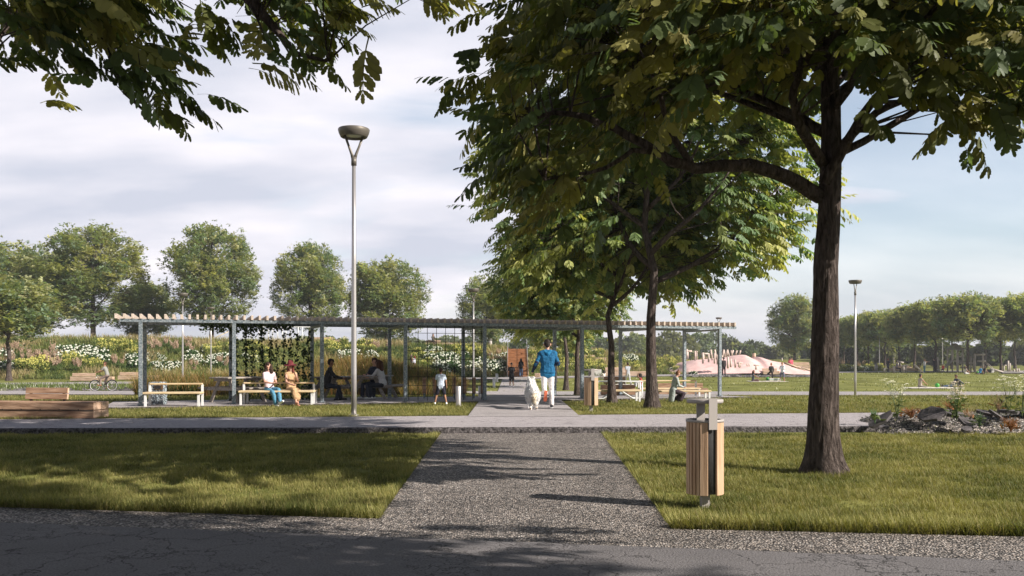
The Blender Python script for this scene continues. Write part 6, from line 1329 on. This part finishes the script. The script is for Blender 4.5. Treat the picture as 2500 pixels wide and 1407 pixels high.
# --- the walker in the blue hoodie, seen from behind in mid-stride
def hoodie(o, J, part, H, hd, fw, hx):
    blue = M('hoodie_blue', (.010, .12, .26), (.018, .17, .34), 7, rough=.85, bump=.3, bscale=22, bdist=.01); navy = col('navy', (.012, .02, .05))
    N_ = J['nkb']
    L_ = [(N_ + Vector((-.085, -.04, .01)), .045, N_ + Vector((0, -.095, -.06)), .055), (N_ + Vector((.085, -.04, .01)), .045, N_ + Vector((0, -.095, -.06)), .055), (N_ + Vector((-.07, -.02, .03)), .04, N_ + Vector((.07, -.02, .03)), .04), (N_ + Vector((0, -.10, -.05)), .05, N_ + Vector((0, -.09, -.12)), .04)]
    part('hood', L_, blue, .008)
    for n in 'lr':
        a, b, c = J['sh' + n], J['el' + n], J['wr' + n]; part('cuff', [(b.lerp(a, .05), .062, b.lerp(c, .95), .044)], navy, .006)
        part('glove', [(c, .034, J['ha' + n], .036)], navy, 0)
    part('hem', [(J['pel'] + Vector((-.075, 0, -.055)), .121, J['pel'] + Vector((.075, 0, -.055)), .121)], blue, .002)
blue = (.012, .14, .30)
wk = dict(lean=3, lean2=5, legr=(2, 2, 4, 1), legl=(-6, 1, 74, -3), footl=14, arml=(-18, 26, 62, 16), armr=(-12, 22, 95, -12), hp=8, hs=-2)
w_ = person(GRD(1337, 996, .045), 0, wk, 'man in blue hoodie and pale trousers running away up the path beside a white dog', s=1.0, skin='light', top=('long', M('hoodie_cloth', (.008, .085, .19), (.014, .13, .27), 7, rough=.85, bump=.3, bscale=22, bdist=.01), .042, .04), bottom=('long', (.66, .63, .62)), shoes=(.03, .03, .035), fine=True, extras=hoodie, hair='short')
# soles of the shoes
J_ = skel(wk)
for n, c in (('l', (.85, .22, .12)), ('r', (.7, .7, .7))):
    a = J_['he' + n]; b = J_['to' + n]; d = (b - a).normalized(); dn = (J_['an' + n] - J_['kn' + n]).normalized(); dn = (dn - d * dn.dot(d)).normalized(); m = MB(); x = d.cross(dn)
    prof = [(-.05, .030), (-.02, .040), (.05, .036), (.10, .034), (.17, .046), (.22, .045), (.255, .030)]
    vs = []; off = dn * .032
    for k in (0, 1):
        for t, w2 in prof: vs += [a + d * t + off + dn * .022 * k + x * w2, a + d * t + off + dn * .022 * k - x * w2]
    n_ = len(prof) * 2; fs = []
    for i in range(len(prof) - 1):
        j = i * 2; fs += [(j, j + 1, j + 3, j + 2), (n_ + j, n_ + j + 2, n_ + j + 3, n_ + j + 1), (j, j + 2, n_ + j + 2, n_ + j), (j + 1, n_ + j + 1, n_ + j + 3, j + 3)]
    fs += [(0, n_, n_ + 1, 1), (n_ - 2, n_ - 1, 2 * n_ - 1, 2 * n_ - 2)]; m.add(vs, fs); m.build('shoe_sole', col('sole' + n, c), w_)

# --- white dog, seen from behind
def dog():
    t = root('dog', GRD(1300, 999, .045), R(3)); tag(t, 'fluffy white dog walking away at the left of the man in the hoodie', 'dog'); s = 1.0
    wm = M('white_fur', (.78, .75, .72), (.88, .87, .85), 9, rough=.95, bump=.4, bscale=30); mb = MB()
    cp = [((0, -.30, .52), .155, (0, .25, .55), .17), ((-.05, -.30, .50), .135, (-.05, .3, .50), .14), ((.05, -.30, .50), .135, (.05, .3, .50), .14), ((0, -.34, .56), .13, (0, -.1, .62), .13), ((0, .25, .55), .16, (0, .45, .70), .13), ((0, .45, .70), .12, (0, .55, .80), .115), ((0, .6, .77), .07, (0, .70, .74), .045)]
    for s_ in (-1, 1):
        cp += [((s_ * .085, -.30, .42), .115, (s_ * .095, -.24, .27), .072), ((s_ * .095, -.24, .27), .066, (s_ * .09, -.34, .17), .045), ((s_ * .09, -.34, .17), .043, (s_ * .085, -.33 + .04 * s_, .05), .036), ((s_ * .085, -.33 + .04 * s_, .035), .036, (s_ * .085, -.26 + .04 * s_, .03), .036),
               ((s_ * .10, .28, .42), .085, (s_ * .10, .30, .22), .05), ((s_ * .10, .30, .22), .045, (s_ * .10, .30 + .1 * s_, .05), .036), ((s_ * .10, .30 + .1 * s_, .035), .036, (s_ * .10, .36 + .1 * s_, .03), .034), ((s_ * .06, .52, .90), .035, (s_ * .075, .52, .96), .015)]
    cp += [((0, -.40, .60), .06, (.015, -.46, .45), .065), ((.015, -.46, .45), .065, (.03, -.45, .26), .035)]
    cp = [tuple(Vector(v) * .86 if isinstance(v, tuple) else v * .95 for v in c) for c in cp]
    caps(mb, cp); b = remesh('body', mb, .014, wm, t, .012, 22, 2)
    # fur
    me = b.data; n = 15000; co = np.array([v.co[:] for v in me.vertices]); no = np.array([v.normal[:] for v in me.vertices]); k = rng.integers(0, len(co), n); q = co[k]; nn = no[k]
    hz_ = q[:, 2] > .10; q = q[hz_]; nn = nn[hz_]; n = len(q); D = nn * .35 + np.array([0, -.25, -.9]) + rng.normal(0, .22, (n, 3)); Mx = scl(frames(D, nn + rng.normal(0, .2, (n, 3))), .016, rng.uniform(.03, .055, n) * np.clip(q[:, 2] / .35, .3, 1), .01)
    q = q + nn * .004; Cc = np.tile(np.array([.86, .85, .83]), (n, 1)) * rng.uniform(.88, 1.08, (n, 1)); dirty = (np.abs(q[:, 0] - .01) < .05) & (q[:, 1] < -.3) & (q[:, 2] < .45); Cc[dirty] *= np.array([1, .9, .72])
    scatter('fur', BL, q, Mx, Cc, [M('fur_tips', (.8, .8, .8), None, attr=True, rough=.9, spec=.05)], t, tcol=[.95, .95, 1, 1, 1.02])
    for s_ in (-1, 1):
        m = MB(); m.ball((s_ * .075, -.325 + .035 * s_, .028), .022, 6, 0, (1, .6, .8)); m.build('paw_pad', col('pad', (.05, .03, .02)), t)
        m = MB(); m.tube([(s_ * .085 - .02, -.36 + .035 * s_, .05), (s_ * .085 + .02, -.36 + .035 * s_, .05)], .009, 6); m.build('hock_stain', col('hock', (.45, .25, .08)), t)
    return t
dog()
# --- two women on the long bench
def hatf(o, J, part, H, hd, fw, hx):
    c = col('hat', (.16, .03, .035)); m = MB(); Q = [(.002, .215), (.05, .21), (.085, .18), (.098, .125), (.105, .07), (.17, .055), (.215, .065), (.21, .045), (.10, .035)]
    m.lathe([(r_ * .96, z - .02) for r_, z in Q], 24); ob = m.build('hat', c, o); ob.location = H; ob.rotation_euler = (R(-8), R(4), 0)
XL = dict(ph=.47, lean=-9, lean2=-2, sw=.88, legl=(92, 2, 70, -4), legr=(82, 2, 84, -16), arml=(22, 8, 58, -26), armr=(22, 8, 58, -34), hp=-12)
SB = .88
p_ = GRD(652, 988.5, .05); person(p_ + Vector((0, .25, .02)), 222, dict(XL, hy=-38), 'woman in white top and blue jeans sitting cross-legged on the long pergola bench', s=SB, skin='light', top=('tee', (.60, .48, .50), .008), bottom=('long', (.08, .22, .33)), shoes=(.75, .75, .77), hair='curly', haircol=(.035, .018, .012), fine=True, shape=.9)
p_ = GRD(706, 988, .05); person(p_ + Vector((0, .25, .02)), 214, dict(XL, legl=(84, 0, 88, -6), legr=(90, -2, 78, -6), arml=(35, 4, 105, -30), armr=(20, 6, 50, -24), hy=-40), 'woman in a dark red hat and tan dress sitting on the long pergola bench', s=SB * 1.0, skin='light', top=('none', (.42, .27, .15), .008), bottom=('skirt', (.42, .27, .15), 1.55), shoes=(.50, .25, .18), hair='long', haircol=(.14, .03, .02), fine=True, extras=hatf, shape=.9)
# --- boy at the wire grid
person(GRD(1076, 987.5, .05), 2, dict(lean=2, legl=(0, 15, 2, 12), legr=(0, 15, 2, 12), arml=(4, 18, 14, 4), armr=(4, 18, 14, 4)), 'boy in pale blue shirt and black shorts standing legs apart at the wire grid', s=.575, skin='tan', top=('tee', (.42, .48, .58), .026, .10), bottom=('shorts', (.012, .012, .022)), shoes=(.75, .75, .75), hair='short', haircol=(.05, .022, .014), fine=True)
# --- man in dark jacket seated behind the second post pair, facing right
person(GRD(797, 978, .04) + Vector((0, 0, .05)), -80, dict(SIT, ph=.50, lean=12, lean2=14, arml=(36, 6, 40, -6), armr=(36, 6, 40, -6), legl=(80, 6, 72, 2), legr=(80, 4, 92, 2)), 'man in dark jacket sitting hunched at the end of the picnic table', s=.92, skin='brown', top=('long', (.02, .02, .022), .03, .06), bottom=('long', (.02, .025, .035)), shoes=(.012, .012, .012), hair='short', fine=True)
person(GRD(914, 975, .04) + Vector((0, .0, .05)), 140, dict(SIT, ph=.52, hy=-20), 'bearded man in a black sweater sitting behind the picnic table', s=.92, skin='light', top=('long', (.015, .02, .035), .02), bottom=('long', (.03, .035, .05)), shoes=(.5, .5, .5), hair='short', haircol=(.05, .03, .02), fine=True)
person(GRD(936, 976, .04) + Vector((0, -.1, .05)), 70, dict(SIT, ph=.52, lean=14, lean2=18, hy=15, arml=(40, 4, 55, -10), armr=(40, 4, 55, -10)), 'curly-haired woman in light grey sweater leaning at the picnic table', s=.88, skin='light', top=('long', (.42, .42, .44), .02), bottom=('long', (.025, .03, .04)), shoes=(.6, .6, .6), hair='curly', haircol=(.06, .025, .015), fine=True, shape=.9)
# --- woman in the grey cardigan
def cardi(o, J, part, H, hd, fw, hx):
    L_ = []
    for f in (0, .5, 1): a = J['hpl'].lerp(J['hpr'], f); L_ += [(a + Vector((0, -.05, .05)), .11, a + Vector((0, -.12, -.42)), .10)]
    part('coat_tail', L_, (.26, .29, .28), .01)
person(GRD(1645, 979.5, .04) + Vector((0, 0, .02)), -78, dict(ph=.46, lean=4, lean2=14, hp=22, legl=(70, 6, 118, 2), legr=(72, 6, 100, 2), arml=(12, 8, 58, -12), armr=(12, 8, 58, -12)), 'woman in long grey cardigan and dark skirt sitting with bowed head at the bench', s=.70, skin='light', top=('long', (.33, .36, .35), .022), bottom=('skirt', (.035, .022, .03), 1.75), shoes=(.02, .02, .02), hair='bun', haircol=(.16, .07, .035), fine=True, extras=cardi, shape=.95)
# --- runner and walker beyond
person(GRD(1249, 947), 184, dict(lean=3, legl=(14, 2, 16, 2), legr=(-4, 2, 10, 2), arml=(-10, 12, 85, -14), armr=(0, 12, 55, 6)), 'runner in black shirt and shorts coming down the central path', s=1.0, skin='tan', top=('tee', (.015, .016, .02), .014), bottom=('shorts', (.012, .013, .016)), shoes=(.7, .7, .72))
def pack(o, J, part, H, hd, fw, hx):
    c = J['chs']; part('backpack', [(c + Vector((-.06, -.17, -.05)), .09, c + Vector((.06, -.17, -.05)), .09), (c + Vector((-.05, -.17, -.22)), .09, c + Vector((.05, -.17, -.22)), .09), (c + Vector((0, -.18, .05)), .08, c + Vector((0, -.18, -.2)), .1)], (.03, .03, .035), .004)
person(hb(1272, 87.4) + Vector((0, 0, .07)), -4, dict(WALK, legl=(22, 2, 20, 2), legr=(-6, 2, 6, 2)), 'woman with long dark hair, black coat and backpack at the foot of the wooden stairs', s=.98, skin='light', top=('long', (.012, .012, .015), .024, .10), bottom=('long', (.07, .14, .25)), shoes=(.04, .02, .02), hair='long', haircol=(.015, .01, .01), extras=pack)
# --- cyclist and bicycle
def bicycle(loc, rz):
    t = root('bicycle', loc, rz); tag(t, 'black upright bicycle ridden left along the path', 'bicycle'); dk = MT['dark']; Rw = .34; Wb = 1.10
    for x0 in (0, Wb):
        m = MB(); pts = [(x0 + Rw * math.cos(a), 0, Rw + Rw * math.sin(a)) for a in np.linspace(0, 2 * math.pi, 37)]; m.tube(pts, .019, 6, 0, False); wh = m.build('wheel', dk, t)
        m = MB(); m.tube([(x0 + (Rw - .032) * math.cos(a), 0, Rw + (Rw - .032) * math.sin(a)) for a in np.linspace(0, 2 * math.pi, 37)], .014, 6, 0, False); m.build('rim', col('rim', (.6, .6, .58), .4), wh)
        m = MB()
        for k in range(20): a = k * math.pi / 10; m.tube([(x0, .01 * (-1) ** k, Rw), (x0 + (Rw - .03) * math.cos(a), 0, Rw + (Rw - .03) * math.sin(a))], .0025, 4)
        m.tube([(x0, -.04, Rw), (x0, .04, Rw)], .022, 8); m.build('spokes', MT['steel'], wh)
        m = MB(); m.tube([(x0 + (Rw + .035) * math.cos(a), 0, Rw + (Rw + .035) * math.sin(a)) for a in np.linspace(R(30 if x0 else 50), R(190 if x0 else 200) if not x0 else R(160), 16)], .018, 6); m.build('mudguard', dk, t)
    bb = (.62, 0, .29); seat = (.80, 0, .92); head = (.22, 0, .86); hl = (.26, 0, .66); ax = (Wb, 0, Rw)
    m = MB()
    m.tube([head, hl, (.20, 0, .6), (.0, 0, Rw)], .016, 8); m.tube([(.25, 0, .72), (.36, 0, .56), (.50, 0, .38), bb], .018, 8); m.tube([(.26, 0, .66), (.42, 0, .45), bb], .016, 8); m.tube([bb, (.77, 0, .78), seat], .016, 8)
    for y in (-.05, .05): m.tube([bb, (Wb, y, Rw)], .010, 6); m.tube([(.765, 0, .76), (Wb, y, Rw)], .009, 6)
    m.build('bike_frame', dk, t)
    m = MB(); m.box((.80, 0, .945), (.26, .17, .06), ry=R(-4), bev=.02); m.build('saddle', col('saddle', (.06, .035, .02)), t)
    m = MB(); m.tube([(.33, -.28, .97), (.22, -.24, 1.0), (.16, -.05, 1.0), (.16, .05, 1.0), (.22, .24, 1.0), (.33, .28, .97)], .012, 8); m.tube([(.17, 0, 1.0), head], .014, 8); m.build('handlebar', MT['steel'], t)
    m = MB(); m.lathe([(.09, -.004), (.095, 0), (.09, .004)], 20); o = m.build('chainring', MT['steel'], t); o.location = (bb[0], -.05, bb[2]); o.rotation_euler.x = R(90)
    for s_, a in ((-1, 60), (1, 240)):
        m = MB(); e = (bb[0] + .17 * math.cos(R(a)), s_ * .09, bb[2] - .17 * math.sin(R(a))); m.tube([(bb[0], s_ * .06, bb[2]), e], .01, 6); m.box((e[0], s_ * .13, e[2]), (.10, .08, .025)); m.build('pedal', dk, t)
    m = MB(); m.box((1.12, 0, .76), (.36, .13, .02)); m.tube([(1.22, .06, .75), (Wb, .06, Rw)], .006, 5); m.tube([(1.22, -.06, .75), (Wb, -.06, Rw)], .006, 5); m.build('rack', dk, t)
    m = MB(); m.ball((.08, 0, .86), .045, 6); m.build('headlight', MT['steel'], t)
    return t
bp = GRD(232, 958.5); bp.z = gz(bp.x, bp.y) + .095; bicycle(bp, 0)
bs = 1.0; sa = bp + Vector((.80, 0, 0))
person(sa + Vector((.0, 0, 0)), 90, dict(ph=1.04, lean=16, lean2=20, hp=-10, hy=25, legl=(62, 4, 58, 2), legr=(28, 4, 52, 2), footl=0, arml=(45, 8, 22, 2), armr=(45, 8, 22, 2)), 'man in grey shirt and brown trousers riding the black bicycle', s=1.0, skin='tan', top=('tee', (.22, .22, .20), .014), bottom=('long', (.20, .15, .13)), shoes=(.30, .12, .05), hair='short', haircol=(.07, .03, .015))
# --- on the lawn behind the pergola
person(GRD(1533, 941), 20, dict(WALK), 'man in grey shirt and light grey trousers walking away on the lawn', s=.98, skin='tan', top=('tee', (.30, .32, .36), .014), bottom=('long', (.42, .42, .42)), shoes=(.06, .04, .04), haircol=(.04, .02, .015))
person(GRD(1563, 944), 90, dict(ph=.14, lean=-22, lean2=10, hp=5, legl=(128, 4, 128, 2), legr=(120, 4, 118, 2), arml=(120, 30, 70, -40), armr=(120, 30, 70, -40)), 'person in red top and pale leggings doing sit-ups on the lawn', s=1.0, skin='brown', top=('none', (.50, .05, .05)), bottom=('long', (.50, .50, .55)), shoes=(.5, .5, .5), hair='curly')
person(GRD(1475, 927), 30, dict(FLOOR, ph=.13, legl=(85, 6, 30, 2), legr=(85, 4, 60, 2)), 'small child in white dress sitting by the far path', s=.85, skin='light', bottom=('dress', (.60, .55, .50), .9), hair='long', haircol=(.03, .02, .02))
person(GRD(1838, 933), -100, dict(FLOOR, legl=(105, 6, 100, 2), legr=(95, 6, 80, 2), arml=(50, 8, 20, 0), armr=(50, 8, 20, 0)), 'woman with long dark hair sitting on the mat left of the green ball', s=1.0, skin='tan', top=('none', (.10, .12, .16)), bottom=('knee', (.12, .07, .07)), shoes=(.03, .03, .04), hair='long', haircol=(.05, .015, .012))
person(GRD(1883, 930), -20, dict(lean=0, legr=(0, 2, 0, 1), legl=(40, 45, 120, -45), arml=(10, 10, 60, -15), armr=(10, 10, 20, 0)), 'child in black balancing on one leg on the mat', s=.86, skin='light', top=('long', (.05, .05, .05), .01), bottom=('long', (.02, .015, .02)), shoes=(.05, .02, .02), hair='bun', haircol=(.28, .10, .04))
person(GRD(1910, 932), 150, dict(STAND, legl=(0, 8, 0, 6), legr=(6, 10, 6, 8), arml=(20, 8, 110, -20), armr=(20, 10, 110, -20), hp=15), 'woman in white jacket and dark shorts standing on the right end of the mat', s=.92, skin='tan', top=('long', (.60, .64, .70), .02), bottom=('knee', (.12, .13, .18)), shoes=(.25, .10, .06), hair='short', haircol=(.25, .10, .05))
person(GRD(2246, 947), -72, dict(FLOOR, lean=4, lean2=6), 'woman with a bun and beige top sitting cross-legged on the right mat', s=1.0, skin='tan', top=('none', (.38, .32, .26)), bottom=('shorts', (.20, .18, .16)), shoes=None, hair='bun', haircol=(.03, .015, .015))
person(GRD(2327, 946), 96, dict(ph=.15, lean=-38, lean2=-26, hp=24, hy=-30, legl=(88, 4, 6, 0), legr=(90, 0, 10, 0), arml=(-50, 16, -4, 10), armr=(20, 12, 60, -10)), 'man in dark sweater and blue trousers lying propped on his arm on the right mat', s=1.0, skin='tan', top=('long', (.03, .04, .065), .022), bottom=('long', (.035, .065, .11)), shoes=(.03, .03, .04), hair='short', haircol=(.10, .07, .05))
# --- on the slope
person(hb(1057, 105) + Vector((0, .2, .0)), 214, dict(SIT, ph=.58, lean=-2, legl=(84, 4, 40, 0), legr=(86, 4, 48, 0)), 'person in dark clothes sitting on the hilltop bench', s=1.0, skin='light', top=('long', (.05, .045, .035), .02), bottom=('long', (.04, .035, .03)), shoes=(.03, .03, .03), hair='long', haircol=(.12, .06, .03))
person(hb(972, 91), -30, dict(FLOOR, ph=.16, lean=30, lean2=50, armr=(170, 10, 10, 0), arml=(160, 6, 10, 0)), 'person stretching raised arms among the flowers of the slope', s=1.0, skin='light', top=('none', (.05, .03, .03)), bottom=('shorts', (.05, .04, .05)), hair='short', haircol=(.10, .04, .02))
person(hb(1004, 93), -60, dict(STAND), 'woman in a black top half hidden in the flowers left of the wire grid', s=.80, skin='light', top=('none', (.03, .02, .02)), bottom=('long', (.06, .05, .05)), hair='long', haircol=(.10, .02, .015))
person(hb(1012, 92.5), 60, dict(STAND), 'person in a pale grey jacket half hidden in the flowers by the wire grid', s=.80, skin='light', top=('long', (.45, .46, .52), .02), bottom=('long', (.10, .05, .04)), hair='curly', haircol=(.14, .05, .025))
person(hb(1767, 92), 10, dict(STAND), 'person in black standing with a walking stick before the pink mound', s=1.75 * .62, skin='tan', top=('long', (.02, .015, .015), .02), bottom=('long', (.02, .015, .02)), haircol=(.03, .02, .02))
person(hb(1927, 118), 200, dict(WALK), 'person in a dark red jacket walking on the rise behind the pink mound', s=1.0, skin='light', top=('long', (.25, .03, .04), .025), bottom=('long', (.03, .03, .05)), haircol=(.06, .03, .02), hair='long')
person(hb(1932, 117.5), 190, dict(WALK), 'person in a bright pink coat walking on the rise behind the pink mound', s=1.05, skin='light', top=('long', (.60, .10, .15), .025, .05), bottom=('long', (.06, .08, .14)), haircol=(.06, .03, .02), hair='short')
# --- at the playground edge
PG = dict(s=1.0)
person(GRD(2168, 910), -60, dict(STAND, arml=(20, 8, 60, -10)), 'person with a dark backpack standing among the low timber posts', s=1.0, skin='light', top=('tee', (.03, .03, .04)), bottom=('long', (.03, .03, .05)), hair='short', haircol=(.20, .07, .03), shoes=(.5, .5, .5), extras=pack)
person(GRD(2189, 910), 250, dict(SIT, ph=.62), 'seated person in grey top and black trousers between low timber posts', s=1.0, skin='light', top=('long', (.25, .20, .22)), bottom=('long', (.02, .02, .03)), shoes=(.02, .02, .02))
person(GRD(2257, 911), -80, dict(STAND, armr=(95, 4, 5, 0)), 'person in light top and jeans pointing to the right at the playground', s=.95, skin='light', top=('none', (.50, .50, .52)), bottom=('long', (.10, .22, .32)), shoes=(.1, .1, .1), haircol=(.12, .05, .03))
person(GRD(2302, 911), 160, dict(WALK), 'small child in a red coat walking at the playground', s=.60, skin='light', top=('long', (.45, .05, .04), .03, .1), bottom=('long', (.02, .02, .03)), shoes=(.02, .02, .02), haircol=(.05, .02, .02))
person(GRD(2281, 909), 30, dict(STAND), 'person in black standing against the dark playground tree trunk', s=1.0, skin='light', top=('long', (.02, .02, .03)), bottom=('long', (.02, .02, .03)), shoes=(.02, .02, .02))
person(GRD(2356, 914), -80, dict(FLOOR, legl=(95, 6, 70, 0), legr=(88, 4, 40, 0)), 'woman in a white top sitting on the grass under the tallest playground tree', s=.95, skin='light', top=('none', (.60, .55, .52)), bottom=('shorts', (.5, .5, .5)), hair='long', haircol=(.10, .03, .02))
person(GRD(2392, 914), 80, dict(FLOOR, lean=-14, lean2=-8, arml=(-30, 16, 5, 6), armr=(40, 8, 20, 0)), 'man in a bright blue shirt sitting on the grass by the play tower', s=1.0, skin='tan', top=('tee', (.03, .22, .50), .02), bottom=('long', (.06, .04, .04)), shoes=(.03, .03, .03))
person(GRD(2402, 914), 95, dict(FLOOR, lean=-10, legl=(92, 4, 20, 0), legr=(88, 4, 10, 0), arml=(-30, 16, 5, 6)), 'woman in a black top with a ponytail sitting right of the man in blue', s=1.0, skin='tan', top=('none', (.02, .02, .02)), bottom=('long', (.02, .02, .02)), hair='long', haircol=(.03, .012, .01))
# ================================================================ thin summer haze
hm = bpy.data.materials.new('haze_air'); hm.use_nodes = True; hn = hm.node_tree.nodes; hn.remove(hn['Principled BSDF'])
pv = hn.new('ShaderNodeVolumePrincipled'); pv.inputs['Density'].default_value = 0.00045; pv.inputs['Color'].default_value = (.92, .94, 1, 1); pv.inputs['Anisotropy'].default_value = .2
hm.node_tree.links.new(pv.outputs[0], hn['Material Output'].inputs['Volume'])
ho = MB().box((0, 660, 16), (1240, 1500, 36)).build('haze', hm); tag(ho, kind='stuff')
